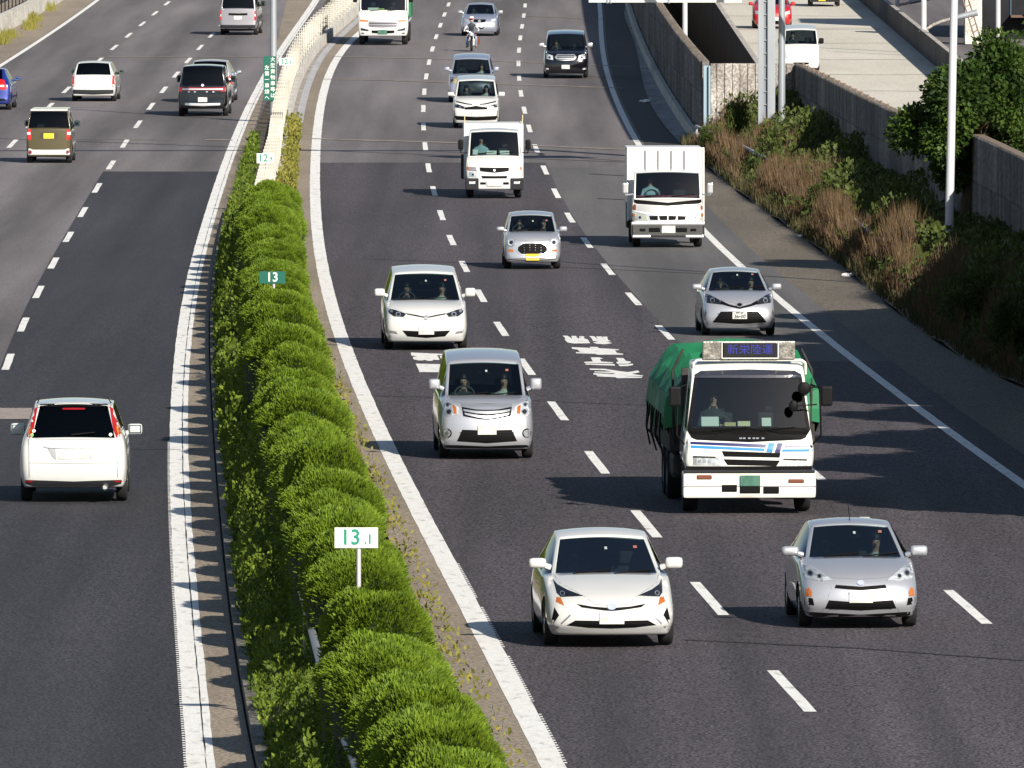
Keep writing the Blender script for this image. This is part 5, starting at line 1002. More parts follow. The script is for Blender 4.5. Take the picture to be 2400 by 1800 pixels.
def mound(seed,hw=.66,hd=1.9,hh=2.0,n=23000):
    """one clipped shrub: near-vertical flanks under a rounded, slightly lobed top"""
    r=random.Random(seed); vs=[];fs=[]; off=[r.uniform(0,9) for _ in range(3)]
    def surf(u,v):
        a=v*math.pi*.5; sa=math.sin(a)**.9; ca=max(0,math.cos(a))
        z=hh*(1-(1-ca)**1.15*.62) if v<.72 else None
        if z is None:
            za=hh*(1-(1-math.cos(.72*math.pi*.5))**1.15*.62); z=za*(1-(v-.72)/.28); sa=math.sin(.72*math.pi*.5)**.9*(1-.12*((v-.72)/.28)**2)
        p=Vector((hw*1.1*math.cos(u)*sa,hd*1.1*math.sin(u)*sa,z)); k=1+.09*noise.noise(Vector((p.x*2.4+off[0],p.y*1.4,p.z*1.6)))+.05*noise.noise(p*6)
        return Vector((p.x*k,p.y*k,p.z*(1+(k-1)*.9)))
    for i in range(n):
        u=r.uniform(0,2*math.pi); v=r.uniform(0,1)**.5*.66 if r.random()<.80 else r.uniform(.6,1)**1.0
        p=surf(u,v); nrm=Vector((p.x/hw**2*.5,p.y/hd*1.1,1.3*max(0,1-v/.8)**.8)).normalized()
        d=(nrm*1.0+Vector((r.gauss(0,.2),r.gauss(0,.2),r.gauss(.12,.2)))).normalized(); L_=r.uniform(.035,.08); t=d.cross(Vector((r.uniform(-1,1),r.uniform(-1,1),r.uniform(-1,1)))).normalized()*r.uniform(.007,.013)
        q=p-nrm*r.uniform(0,.06); b=len(vs); vs+=[q-t,q+t,q+d*L_+t*.4,q+d*L_-t*.4]; fs.append((b,b+1,b+2,b+3))
    core=[];cf=[]; nu,nv=20,12
    for j in range(nv+1):
        for i in range(nu): core.append(surf(2*math.pi*i/nu,j/nv)*.965)
    for j in range(nv):
        for i in range(nu): cf.append((j*nu+i,j*nu+(i+1)%nu,(j+1)*nu+(i+1)%nu,(j+1)*nu+i))
    return vs,fs,core,cf
variants=[]
for k in range(6):
    vs,fs,co,cf=mound(30+k,hw=.63+.035*(k%3),hd=1.42+.2*(k%2),hh=1.93+.09*(k%4))
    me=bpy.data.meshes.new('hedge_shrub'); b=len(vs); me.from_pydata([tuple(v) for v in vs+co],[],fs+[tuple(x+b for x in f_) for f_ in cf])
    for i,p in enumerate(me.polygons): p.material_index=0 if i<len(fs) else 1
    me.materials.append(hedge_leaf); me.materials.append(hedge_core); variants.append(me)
Y=119.; i=0; shr=[]
while Y<334:
    shr.append(Y); Y+=rng.uniform(3.7,4.6)
shr=[y for y in shr if not(157.6<y<163.2) and not(258.6<y<262.4)]
for i,Y in enumerate(shr):
    o=bpy.data.objects.new('hedge_shrub',variants[i%6]); COL.objects.link(o); o.location=(HC(Y)+.13+rng.uniform(-.07,.07),Y,GZ(Y)-.02); o.rotation_euler=(0,0,heading(HC,Y)+(math.pi if i%2 else 0)+rng.uniform(-.05,.05))
    s_=rng.uniform(.95,1.08); o.scale=(s_*(1.08 if Y>290 else 1),s_,rng.uniform(.88,1.06)*(.80 if 262<Y<292 else .87 if 248<Y<262 else .9 if 150<Y<158 else 1))
    tag(o,'clipped dome-shaped evergreen shrub in the long row along the median','shrub','clipped shrubs in the median row')
def leafscatter(name,fn,n,m,size,kind='stuff',label=None,cat=None,up=.5,group=None,seed=1,asp=.55):
    r=random.Random(seed); vs=[];fs=[]
    for _ in range(n):
        p,sc=fn(r)
        if p is None: continue
        d=Vector((r.uniform(-1,1),r.uniform(-1,1),r.uniform(-.3,1)+up)).normalized(); t=d.cross(Vector((r.uniform(-1,1),r.uniform(-1,1),r.uniform(-1,1)))).normalized(); L_=size*sc*r.uniform(.6,1.3)
        b=len(vs); vs+=[p,p+d*L_*.5+t*L_*asp*.5,p+d*L_,p+d*L_*.5-t*L_*asp*.5]; fs.append((b,b+1,b+2,b+3))
    o=pyobj(name,vs,fs,m); return tag(o,label,cat,group,kind)
mnoise=noise
def gc(r):
    Y=140+(372-140)*r.random()**1.4; a=HL(Y)+.12; b=(HC(Y) if Y<335 else MC(Y))-.3; t=r.random(); X=a+(b-a)*t
    n1=mnoise.noise(Vector((X*1.1,Y*.35,0)))+.5*mnoise.noise(Vector((X*3,Y*1.2,4))); h=max(0,(.35 if Y>180 else .22)+(1.15 if Y>180 else .8)*n1)*min(1,2.2*t+.25)+.08
    z=h*(r.random()**.4); return Vector((X,Y,GZ(Y)+z)),(1 if Y<230 else 1.4)
leafscatter('ground_cover',gc,75000,vine_leaf,.075)
def gc2(r):
    Y=140+(372-140)*r.random(); a=(HC(Y) if Y<335 else MC(Y))+.35; b=HK(Y)+.05
    if mnoise.noise(Vector((Y*.25,7,0)))<(-.05 if Y<300 else -.4): return None,1
    X=a+(b-a)*r.random(); return Vector((X,Y,GZ(Y)+r.random()**2*(.28 if Y<300 else .4))),1.1
leafscatter('verge_weeds',gc2,14000,weed_leaf,.075,seed=2)
def gc3(r):
    Y=372+75*r.random(); a=R0(Y)-1.15; b=R0(Y)-.55; X=a+(b-a)*r.random(); return Vector((X,Y,GZ(Y)+r.random()**1.5*.5)),1.4
leafscatter('barrier_weeds',gc3,6000,weed_leaf,.09,seed=3)
def gc4(r):
    Y=368+60*r.random(); a=L0(Y)+.55; b=R0(Y)-1.85; X=a+(b-a)*r.random(); return Vector((X,Y,GZ(Y)+r.random()**1.5*.45)),1.4
leafscatter('median_weeds',gc4,5000,vine_leaf,.09,seed=4)
# glare fence on its concrete plinth
FX=lambda Y:R0(Y)-1.24-.35*max(0,min(1,(400-Y)/60))
cream=nmat('glare_fence_plastic',[(.3,(.44,.42,.37)),(.7,(.55,.53,.47))],scale=(2,.5,2)); wht=nmat('pale_concrete',[(.3,(.42,.40,.36)),(.7,(.62,.6,.55))],scale=(1.5,.6,1.5),detail=5,fine=(10,.2))
kerb('median_barrier',lambda Y:R0(Y)-1.0,.13,395,900,.42,wht); kerb('median_plinth',FX,.26,336,900,.30,brown_asph)
st(strip('median_gutter',lambda Y:R0(Y)-.93,lambda Y:R0(Y)-.78,400,900,.02,brown_asph)); st(strip('median_gutter_slab',lambda Y:R0(Y)-.78,lambda Y:R0(Y)-.52,428,900,.026,nmat('slab_grey',[(.3,(.33,.33,.35)),(.7,(.42,.42,.44))],scale=(2,.3,1),fine=(10,.15))))
fe=empty('glare_fence',(FX(340),340,GZ(340)+.30),0,'cream lattice anti-glare fence panels running along the far median','fence')
bm=bmesh.new(); w2=.18
for k in range(6): x=-w2+2*w2*k/5; box(bm,x-.010,x+.010,-.012,.012,.02,1.0)
for k in range(6): z=.1+.88*k/5; box(bm,-w2-.01,w2+.01,-.016,.016,z-.011,z+.011)
pm=bpy.data.meshes.new('fence_panel'); bm.to_mesh(pm); bm.free(); pm.materials.append(cream)
bm=bmesh.new(); box(bm,-.03,.03,-.03,.03,-.05,1.02); po=bpy.data.meshes.new('fence_post'); bm.to_mesh(po); bm.free(); po.materials.append(cream)
Y=340.;k=0
while k<99:
    o=bpy.data.objects.new('panel',pm); COL.objects.link(o); o.parent=fe; o.location=Vector((FX(Y),Y,GZ(Y)+.30))-fe.location; o.rotation_euler=(0,0,heading(FX,Y)+.25); Y+=3.0 if Y<420 else 4.4; k+=1
obj_=wall('rail',[(FX(Y)+.05,Y) for Y in np.arange(341,760,5.)],lambda Y:GZ(Y)+.5,lambda Y:GZ(Y)+.56,.05,cream); obj_.parent=fe; obj_.location=-fe.location
# guard pipe among the plants
gp=empty('guard_pipe',(-2.3,158,0),0,'dull grey guard pipe half buried in the leaves left of the shrubs','guard rail')
pts=[Vector(p)-gp.location for p in ((-3.2,188,.80),(-2.66,170.4,.85),(-2.28,158,.86),(-1.94,148,.87),(-1.69,142,.87),(-1.4,134,.85))]
bm=bmesh.new(); tube(bm,pts,.05,10); obj('pipe',bm,mat('galvanised',(.3,.3,.31),.5,.6),gp)
for p in pts[1:5]: bm=bmesh.new(); cyl(bm,(p.x,p.y,-.02),(p.x,p.y,p.z),.05); obj('post',bm,MATS['galvanised'],gp)
bm=bmesh.new(); p=Vector((-2.2,153,.93))-gp.location; cyl(bm,p,p+Vector((0,.02,0)),.055,n=16); obj('reflector',bm,mat('orange_reflector',(.7,.16,.03),.3),gp)
# kilometre boards
green_t=mat('sign_green',(.0,.22,.14),.5); green_b=mat('sign_green_board',(.0,.10,.07),.45); sign_w=mat('sign_white',(.72,.74,.68),.5)
def kmsign(u,Y,z0,wd,ht,big,small,board,ink,label,post=True):
    X=U2X(u,Y,z0+GZ(Y)); e=empty('distance_sign',(X,Y,GZ(Y)),heading(MC,Y)*.3,label,'sign','kilometre signs in the median')
    bm=bmesh.new(); box(bm,-wd/2,wd/2,-.012,.012,z0,z0+ht,bev=.006); b=obj('board',bm,board,e)
    bm=bmesh.new(); cyl(bm,(.03,.03,0),(.03,.03,z0+ht*.8),.028); obj('post',bm,mat('post_grey',(.5,.5,.52),.5,.3),e)
    text('digits',big,(-.08*wd/.6 if small else 0,-.016,z0+ht*.5),ht*1.05,ink,rot=(math.pi/2,0,0),parent=b,bold=.004,sx=.95)
    if small: text('digits','.'+small,(.17*wd/.6,-.016,z0+ht*.42),ht*.66,ink,rot=(math.pi/2,0,0),parent=b,bold=.003,sx=.9)
kmsign(835,160.5,2.19,.53,.25,'13','1',sign_w,green_t,'white distance board reading 13.1 in front of the shrubs')
kmsign(638,260.5,1.93,.52,.24,'13','',green_b,sign_w,'green distance board reading 13 between the shrubs')
kmsign(622,370,1.37,.49,.28,'12','9',sign_w,green_t,'white distance board reading 12.9 at the start of the fence')
kmsign(671,470,1.46,.50,.26,'12','8',sign_w,green_t,'white distance board reading 12.8 beside the tall pole')
lp=nmat('galvanised_pole',[(.3,(.27,.295,.33)),(.7,(.36,.385,.41))],scale=(3,3,.3),rough=.45,metal=.3)
pY=452; pX=U2X(641,pY,1)
pe=empty('lamp_pole',(pX,pY,GZ(pY)),0,'tall pale lamp pole in the median carrying the green lane sign','pole')
bm=bmesh.new(); cyl(bm,(0,0,0),(0,0,9.5),.125,.09,16); obj('pole',bm,lp,pe)
bm=bmesh.new(); cyl(bm,(0,0,9.4),(1.8,-.1,10),.05); obj('arm',bm,lp,pe)
ls=empty('lane_sign',(pX-.12,pY-.16,GZ(pY)+.75),0,'narrow green sign with two columns of white Japanese characters','sign')
bm=bmesh.new(); box(bm,-.215,.215,-.015,.015,0,1.52,bev=.005); b=obj('board',bm,green_b,ls)
for k,ch in enumerate('大型貨物車等は'): text('character',ch,(.10,-.02,1.40-.205*k),.17,sign_w,rot=(math.pi/2,0,0),parent=b,bold=.002)
for k,ch in enumerate('左第一車線へ'): text('character',ch,(-.10,-.02,1.12-.205*k),.17,sign_w,rot=(math.pi/2,0,0),parent=b,bold=.002)
for z in (.2,1.3): bm=bmesh.new(); box(bm,-.05,.25,.0,.05,z,z+.04); obj('bracket',bm,lp,ls)
# ================= RIGHT SIDE: walls, ramp, bank
for o in [o for o in bpy.data.objects if o.name=='ground']: bpy.data.objects.remove(o)
xs=[-260,-60,0,6.62,6.7,8.8,8.88,30,260]; ys=[60]+list(range(100,429,20))+[430,431]+list(range(440,681,20))+[681.5,682]+list(range(700,1001,50))+[1300,1800,2600]; vs=[];fs=[]
for Y in ys:
    for X in xs: vs.append((X,Y,GZ(Y)-.06-(4.2 if (6.65<X<8.85 and 430.5<Y<681.7) else 0)))  # gap floor sunk between wall and ramp so that it falls into shade
for j in range(len(ys)-1):
    for i in range(len(xs)-1): q=j*len(xs)+i; fs.append((q,q+1,q+len(xs)+1,q+len(xs)))
st(pyobj('ground',vs,fs,soil))
def crenel(path,pitch,depth,frac=.5):
    """path with shallow ribs (dense points)"""
    out=[]; P=[Vector(p) for p in path]; acc=0
    for a,b in zip(P,P[1:]):
        L_=(b-a).length; d=(b-a)/L_; n=Vector((d.y,-d.x)); k=int(L_/pitch)
        for i in range(k):
            for t,o_ in ((0,0),(frac,0),(frac+.04,depth),(.96,depth)):
                p=a+d*((i+t)*L_/k)+n*o_; out.append((p.x,p.y))
    out.append(tuple(P[-1])); return out
def smoothpath(pts,step=4):
    ys_=[p[1] for p in pts]; c=np.polyfit(ys_,[p[0] for p in pts],min(3,len(pts)-1)); n=max(2,int(abs(ys_[-1]-ys_[0])/step)); return [(float(np.polyval(c,y)),float(y)) for y in np.linspace(ys_[0],ys_[-1],n)]
rust=nmat('weathered_cap',[(.3,(.12,.085,.06)),(.6,(.22,.17,.13)),(.8,(.36,.31,.26))],scale=(3,3,3),detail=5)
panel_m=nmat('aggregate_panel',[(.35,(.20,.18,.165)),(.5,(.30,.275,.25)),(.65,(.42,.39,.36))],scale=(1.5,1.5,.8),detail=6,fine=(14,.3),bump=.4)
w1=smoothpath([(6.32,429),(5.95,470),(5.72,515),(5.75,600),(6.0,700),(6.6,850)])
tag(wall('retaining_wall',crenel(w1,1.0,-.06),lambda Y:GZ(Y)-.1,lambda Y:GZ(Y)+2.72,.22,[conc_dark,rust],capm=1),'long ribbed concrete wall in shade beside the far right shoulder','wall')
kerb('wall_footing',lambda Y:float(np.interp(Y,[p[1] for p in w1],[p[0] for p in w1]))-.30,.16,424,850,.42,wht)
st(strip('right_gutter',lambda Y:RV(Y),lambda Y:float(np.interp(Y,[p[1] for p in w1],[p[0] for p in w1]))-.2,424,850,.03,nmat('gutter_slab',[(.3,(.2,.2,.21)),(.7,(.34,.34,.36))],scale=(2,.3,1),detail=5,fine=(9,.2))))
tag(wall('retaining_wall',crenel([(6.45,428),(9.2,428)],.25,-.05,.42),.15,3.27,.2,[panel_m,conc]),'pale ribbed concrete wall facing the camera, between the long wall and the dark wall','wall')
bm=bmesh.new(); box(bm,6.22,6.28,427.8,428.1,-.1,3.2); box(bm,6.28,6.38,427.93,427.97,-.1,3.2); box(bm,6.38,6.44,427.8,428.1,-.1,3.2); tag(obj('wall_post',bm,mat('post_steel',(.28,.38,.45),.5,.5)),'blue grey steel corner post where the two ribbed walls meet','post')
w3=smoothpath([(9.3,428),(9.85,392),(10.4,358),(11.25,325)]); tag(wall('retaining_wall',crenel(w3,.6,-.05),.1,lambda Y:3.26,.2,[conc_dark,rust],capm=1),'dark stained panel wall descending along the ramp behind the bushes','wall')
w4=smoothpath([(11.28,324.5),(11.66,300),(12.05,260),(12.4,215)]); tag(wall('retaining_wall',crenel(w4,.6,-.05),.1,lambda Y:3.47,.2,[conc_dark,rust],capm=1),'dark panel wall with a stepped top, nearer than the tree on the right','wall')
for k in range(16):
    t=k/15; Yb=424-62*t; X=float(np.interp(Yb,[p[1] for p in w3][::-1],[p[0] for p in w3][::-1])); bm=bmesh.new(); cyl(bm,(X,Yb,3.26),(X,Yb,3.36),.035,n=6); tag(obj('wall_bolt',bm,rust),'small rusty bolt standing on top of the dark wall','bolt','bolts on the wall top')
# ramp
st(strip('ramp_road',9.15,16.42,300,1000,.3,conc_light,step=10)); vs=[];fs=[]
for Yj in (458,478,499,520,545,568,570,592,615,640):
    b=len(vs)
    for k in range(15):
        X=9.2+7.1*k/14; yy=Yj+.25*math.sin(k*.9+Yj); vs+=[(X,yy,GZ(yy)+.306),(X,yy+.28,GZ(yy)+.307)]
    for k in range(14): fs.append((b+2*k,b+2*k+2,b+2*k+3,b+2*k+1))
st(pyobj('ramp_joints',vs,fs,nmat('ramp_joint_tar',[(.3,(.12,.11,.10)),(.7,(.22,.2,.18))],scale=(1,1,1))))
tag(wall('ramp_parapet',[(8.98,y) for y in range(432,900,12)],lambda Y:GZ(Y)-4.2,lambda Y:GZ(Y)+1.25,.2,[par_m,conc],capm=1),'low parapet with a lit tan top along the left side of the ramp','parapet')  # pale cap over darkened faces paints the lit top and shaded sides
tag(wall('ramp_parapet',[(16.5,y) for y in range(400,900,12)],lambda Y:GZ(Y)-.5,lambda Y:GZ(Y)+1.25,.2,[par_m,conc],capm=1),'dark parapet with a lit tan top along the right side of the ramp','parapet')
for x,y,z,w_,h in ((7.6,560,0,.9,2.4),(8.2,520,0,1.0,3.9),(7.8,490,0,.7,4.3),(8.3,470,0,.8,3.6)):
    bm=bmesh.new(); box(bm,x-w_/2,x+w_/2,y-.5,y+.5,GZ(y)-4.26,GZ(y)-4.26+h,bev=.03); tag(obj('concrete_block',bm,conc),'pale concrete block down in the dark gap between wall and ramp','block','concrete blocks in the gap')
st(strip('side_street',17.0,29,400,1000,-.02,old_asph,step=20)); st(strip('side_street_kerb_strip',17.0,29,523,528,-.01,conc,step=5))
# poles
def pole(name,u,Y,z0,z1,r,label,cat='pole',group=None,lean=0,m=None):
    X=U2X(u,Y,z0); e=empty(name,(X,Y,z0),0,label,cat,group); bm=bmesh.new(); cyl(bm,(0,0,0),(lean,0,z1-z0),r*1.05,r*.8,16); obj('shaft',bm,m or lp,e); bm=bmesh.new(); cyl(bm,(0,0,0),(0,0,.05),r*1.8,n=12); obj('base_plate',bm,m or lp,e); return e
white_pole=nmat('white_pole',[(.3,(.42,.42,.45)),(.7,(.52,.52,.55))],scale=(3,3,.3),rough=.5)
gt=empty('sign_gantry',(U2X(1797,410,1),410,.2),0,'lattice gantry post of two steel columns with ladder rungs, holding a white sign board','gantry')
for x0,x1 in ((-.27,-.10),(.02,.26)): boxpart('column',x0,x1,-.08,.08,0,9.2,lp,gt,.01)
boxpart('back_plate',-.10,.02,.03,.05,0,9.2,mat('gantry_shade',(.20,.22,.25),.5,.3),gt,0)  # plate added behind the rungs to turn the bright gap a shaded grey
for k in range(22): boxpart('rung',-.10,.03,-.02,.02,.5+k*.4,.53+k*.4,lp,gt,0)
boxpart('beam',-22,.2,-.14,.14,7.9,8.2,lp,gt,.02); bd=boxpart('sign_board',-5.55,-.82,-2.3,-2.2,5.32,6.5,sign_w,gt,.01)
for x in (-5.0,-4.9,-3.1,-1.4): boxpart('frame_bar',x,x+.06,-2.34,-2.30,5.30,6.5,lp,bd,0)
boxpart('arm',-4,-3.9,-2.2,.0,6.6,6.7,lp,gt,0); boxpart('arm',-1.6,-1.5,-2.2,.0,6.6,6.7,lp,gt,0); boxpart('hanger',-4,-3.9,-.1,.0,6.7,7.9,lp,gt,0); boxpart('hanger',-1.6,-1.5,-.1,.0,6.7,7.9,lp,gt,0)
pole('lamp_pole',1832,404,.2,9,.11,'slim grey pole right beside the lattice gantry post')
pole('lamp_pole',2222,312,.3,11,.10,'tall white pole rising out of the bushes in front of the green tree',m=white_pole,lean=.22)
pole('lamp_pole',1605,500,-2.9,8,.11,'white pole standing in the dark gap behind the long wall',m=white_pole)
pole('lamp_pole',2165,530,2.7,9,.11,'white pole on the ramp parapet above the curved lamp arm',m=white_pole); pole('lamp_pole',2103,575,3.1,9,.09,'thin white pole on the ramp parapet at the top edge',m=white_pole); pole('lamp_pole',2339,520,1.4,9,.10,'white pole above the tree in front of the dark building',m=white_pole)
for u0,v0,u1,v1,u2,v2,Y,lab in ((2168,70,2205,50,2232,43,530,'curved tan lamp arm with grey head springing from the parapet behind the tall pole'),(2105,13,2120,9,2131,5,575,'short curved lamp arm at the top edge of the photo')):
    P_=[Vector((U2X(u,Y),Y,CH-(v+410)/SC(Y,2))) for u,v in ((u0,v0),((u0+u1)/2,(v0+v1)/2-2),(u1,v1),(u2,v2))]; e=empty('street_lamp',P_[0],0,lab,'lamp'); bm=bmesh.new(); tube(bm,[p-P_[0] for p in P_],.06); obj('arm',bm,conc,e)
    bm=bmesh.new(); cyl(bm,P_[-1]-P_[0],P_[-1]-P_[0]+Vector((1.0,0,.25)),.09,.14,10); obj('lamp_head',bm,lp,e)
# far top right: pier, brace, dark building
Yp=555; X0=U2X(2262,Yp,2); bm=bmesh.new(); z0=GZ(Yp)
pr=empty('concrete_pier',(X0+.35,Yp,z0),0,'white sunlit concrete pier with a dark opening at the top right','pier'); boxpart('shaft',-.36,.36,0,1.4,0,5.5,wht,pr,.03); boxpart('opening',-.25,.2,-.02,.1,1.9,2.35,grille_m,pr,.02)
lb=empty('lattice_brace',(U2X(2290,553,2),553,GZ(553)),0,'slanting dark lattice brace in front of the white pier','brace')
for s in (0,.24): tubepart('chord',[(s,0,0),(s-1.0,0,3.2)],.03,rust,lb)
for k in range(12): a=k/12; tubepart('lacing',[(-1.0*a,0,3.2*a),(.24-1.0*(a+.04),0,3.2*(a+.04))],.018,rust,lb)
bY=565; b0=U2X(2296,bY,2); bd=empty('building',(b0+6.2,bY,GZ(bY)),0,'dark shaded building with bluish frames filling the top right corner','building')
boxpart('wall',-6.2,10,0,8,0,9,nmat('dark_facade',[(.3,(.008,.009,.012)),(.7,(.02,.021,.026))],scale=(.5,.5,.5)),bd,0)  # near-black facade colour holds the shade on the building front
for x in (-4.9,-3.6,-2.6,-1.2,.2,1.6): boxpart('window_frame',x,x+.06,-.06,0,1.0,4.5,mat('blue_frame',(.04,.08,.11),.4,.2),bd,0)
for z in (2.2,3.4): boxpart('ledge',-6.2,9,-.08,0,z,z+.06,MATS['blue_frame'],bd,0)
boxpart('awning',-4.9,1.8,-1.2,0,.9,1.0,mat('ledge_brown',(.12,.07,.05),.8),bd,0)
pc=empty('traffic_cone',(U2X(2361,600,2),600,GZ(600)+.0),0,'small orange cone by the dark building at the top right','cone'); bm=bmesh.new(); cyl(bm,(0,0,0),(0,0,.6),.14,.03,12); obj('body',bm,mat('cone_orange',(.6,.12,.02),.6),pc); boxpart('base',-.2,.2,-.2,.2,0,.05,trim,pc,0)
# embankment
def bx_(Y): return float(np.interp(Y,[215,260,300,325,358,392,428],[12.4,12.05,11.66,11.25,10.4,9.85,9.3])) if Y<428 else 9.3
vs=[];fs=[]; ysb=list(np.arange(140,429,6.)); nx=8
for Y in ysb:
    for k in range(nx+1):
        t=k/nx; a=RV(Y)-.02; b=(bx_(Y) if Y>215 else 14)+.1; vs.append((a+(b-a)*t,Y,GZ(Y)+.02+.55*min(1,1.6*t)+.08*math.sin(Y*.3+k)))
for j in range(len(ysb)-1):
    for k in range(nx): q=j*(nx+1)+k; fs.append((q,q+1,q+nx+2,q+nx+1))
st(pyobj('embankment',vs,fs,soil,smooth=True))
def bankz(X,Y): a=RV(Y); b=(bx_(Y) if Y>215 else 14); t=(X-a)/(b-a); return GZ(Y)+.02+.55*min(1,1.6*max(t,0))
# dry grass: thin tapering blades in clumps
def blades(name,n,fn,m,seed,label=None):
    r=random.Random(seed); vs=[];fs=[]
    for _ in range(n):
        p,h,lean=fn(r)
        if p is None: continue
        a=r.uniform(0,6.28); l=Vector((math.cos(a),math.sin(a),0))*lean*h*r.uniform(.2,1); t=Vector((math.cos(a+1.5),math.sin(a+1.5)*.3,0))*r.uniform(.008,.02); b=len(vs)
        vs+=[p-t,p+t,p+l*.35+Vector((0,0,h*.55))+t*.8,p+l*.35+Vector((0,0,h*.55))-t*.8,p+l+Vector((0,0,h))]; fs+=[(b,b+1,b+2,b+3),(b+3,b+2,b+4)]
    return tag(pyobj(name,vs,fs,m),label,kind='stuff')
def dg1(r):
    Y=232+200*r.random(); a=RV(Y)+.15; w_=bx_(Y)-a; t=r.random()**1.3*.60; X=a+w_*t; n1=mnoise.noise(Vector((X*.9,Y*.12,1)))
    if n1<-.12: return None,0,0
    return Vector((X,Y,bankz(X,Y))),(.45+.75*r.random())*(.55+1.0*max(0,n1+.25))*(1 if t>.08 else .5),.35
blades('dry_grass',60000,dg1,dry_m,11)
def dg2(r):
    Y=180+250*r.random(); a=RV(Y)+.0; X=a+r.random()*1.0; return Vector((X,Y,bankz(X,Y))),.12+.3*r.random(),.5
blades('edge_grass',20000,dg2,leafmat('edge_grass',(.03,.028,.012),(.06,.055,.02),(.11,.09,.03),.2,2),12)
def low(r):
    Y=190+238*r.random(); a=RV(Y)+.2; b=(bx_(Y) if Y>215 else 13); t_=r.random()**.6; X=a+(b-a)*t_; n1=mnoise.noise(Vector((X*.6,Y*.1,3)))-(.5 if t_<.3 else 0); return Vector((X,Y,bankz(X,Y)+r.random()*max(.10,.95+1.1*n1))),1.4
leafscatter('undergrowth',low,95000,bush_leaf,.11,seed=8)
def bushmesh(seed,n=5200,sz=.10):
    r=random.Random(seed); vs=[];fs=[]; lob=[(Vector((r.uniform(-.55,.55),r.uniform(-.5,.5),r.uniform(.3,.85))),r.uniform(.28,.55)) for _ in range(9)]
    for _ in range(n):
        c,rad=r.choice(lob); d=Vector((r.gauss(0,1),r.gauss(0,1),r.gauss(0,1)+.25)).normalized(); p=c+d*rad*r.uniform(.55,1.08); p.z=abs(p.z)
        e=(d+Vector((r.uniform(-.7,.7),r.uniform(-.7,.7),r.uniform(-.2,.8)))).normalized(); t=e.cross(Vector((r.uniform(-1,1),r.uniform(-1,1),r.uniform(-1,1)))).normalized(); L_=sz*r.uniform(.5,1.2); b=len(vs)
        vs+=[p,p+e*L_*.5+t*L_*.3,p+e*L_,p+e*L_*.5-t*L_*.3]; fs.append((b,b+1,b+2,b+3))
    return vs,fs,lob
bv_=[]
for k in range(4):
    vs,fs,lob=bushmesh(60+k); me=bpy.data.meshes.new('foliage'); me.from_pydata([tuple(v) for v in vs],[],fs); me.materials.append(bush_leaf)
    bm=bmesh.new()
    for c,rad in lob: cyl(bm,(0,0,0),c,.03,.012,5)
    st_m=bpy.data.meshes.new('stem'); bm.to_mesh(st_m); bm.free(); st_m.materials.append(bark); bv_.append((me,st_m))
LB=[('green bush against the pale ribbed wall left of the gantry post',1738,352,95,125),('green bush at the foot of the slim grey pole',1880,378,110,95),('bush below the dark wall right of the poles',1950,420,110,80),('bush in the middle of the bank under the dark wall',1905,455,100,70),
('bush beside the small white marker on the bank',2035,505,120,90),('bush halfway down the bank left of the tall white pole',2120,548,140,110),('dense bush at the foot of the tall white pole',2215,590,130,110),('bush under the tree trunk behind the tall pole',2160,470,120,80),
('dark bush right of the tall white pole below the panel wall',2310,640,170,130),('bright leafy bush at the right edge beside the stepped wall',2385,600,110,190),('brownish bush at the left end of the bank beside the corner post',1668,352,70,60),('dark bush low on the bank near the right edge',2290,760,200,130),('dark shaded bush at the right edge above the shoulder',2380,830,180,140),('small bush growing over the ramp wall top left of the tree',2072,290,45,45)]
LB+=[('olive bush in front of the slim grey pole on the bank',1845,405,110,85),('olive bush below the dark wall, left of the faded board',1985,455,110,85),('wide bush between the dry grass and the faded board',1935,500,120,80),('bush under the faded board',2060,455,110,75),('light green bush left of the tall pole foot, among the straw',2095,600,130,95),('olive bush right behind the guard pipe',1790,360,100,75)]
for i,(lab,u,v,wp,hp) in enumerate(LB):
    g=G(u,v,.4); s_=SC(g.y,g.z); me,sm=bv_[i%4]
    if 'ramp wall top' in lab: g=Vector((10.55,352,3.0)); s_=SC(352,3)
    e=empty('bush',g-Vector((0,0,.05)),rng.uniform(0,6),lab,'bush','bushes on the right bank'); e.scale=(wp/s_/2,wp/s_/2,hp/s_/1.25)
    for nm,mm in (('foliage',me),('stem',sm)): o=bpy.data.objects.new(nm,mm); COL.objects.link(o); o.parent=e
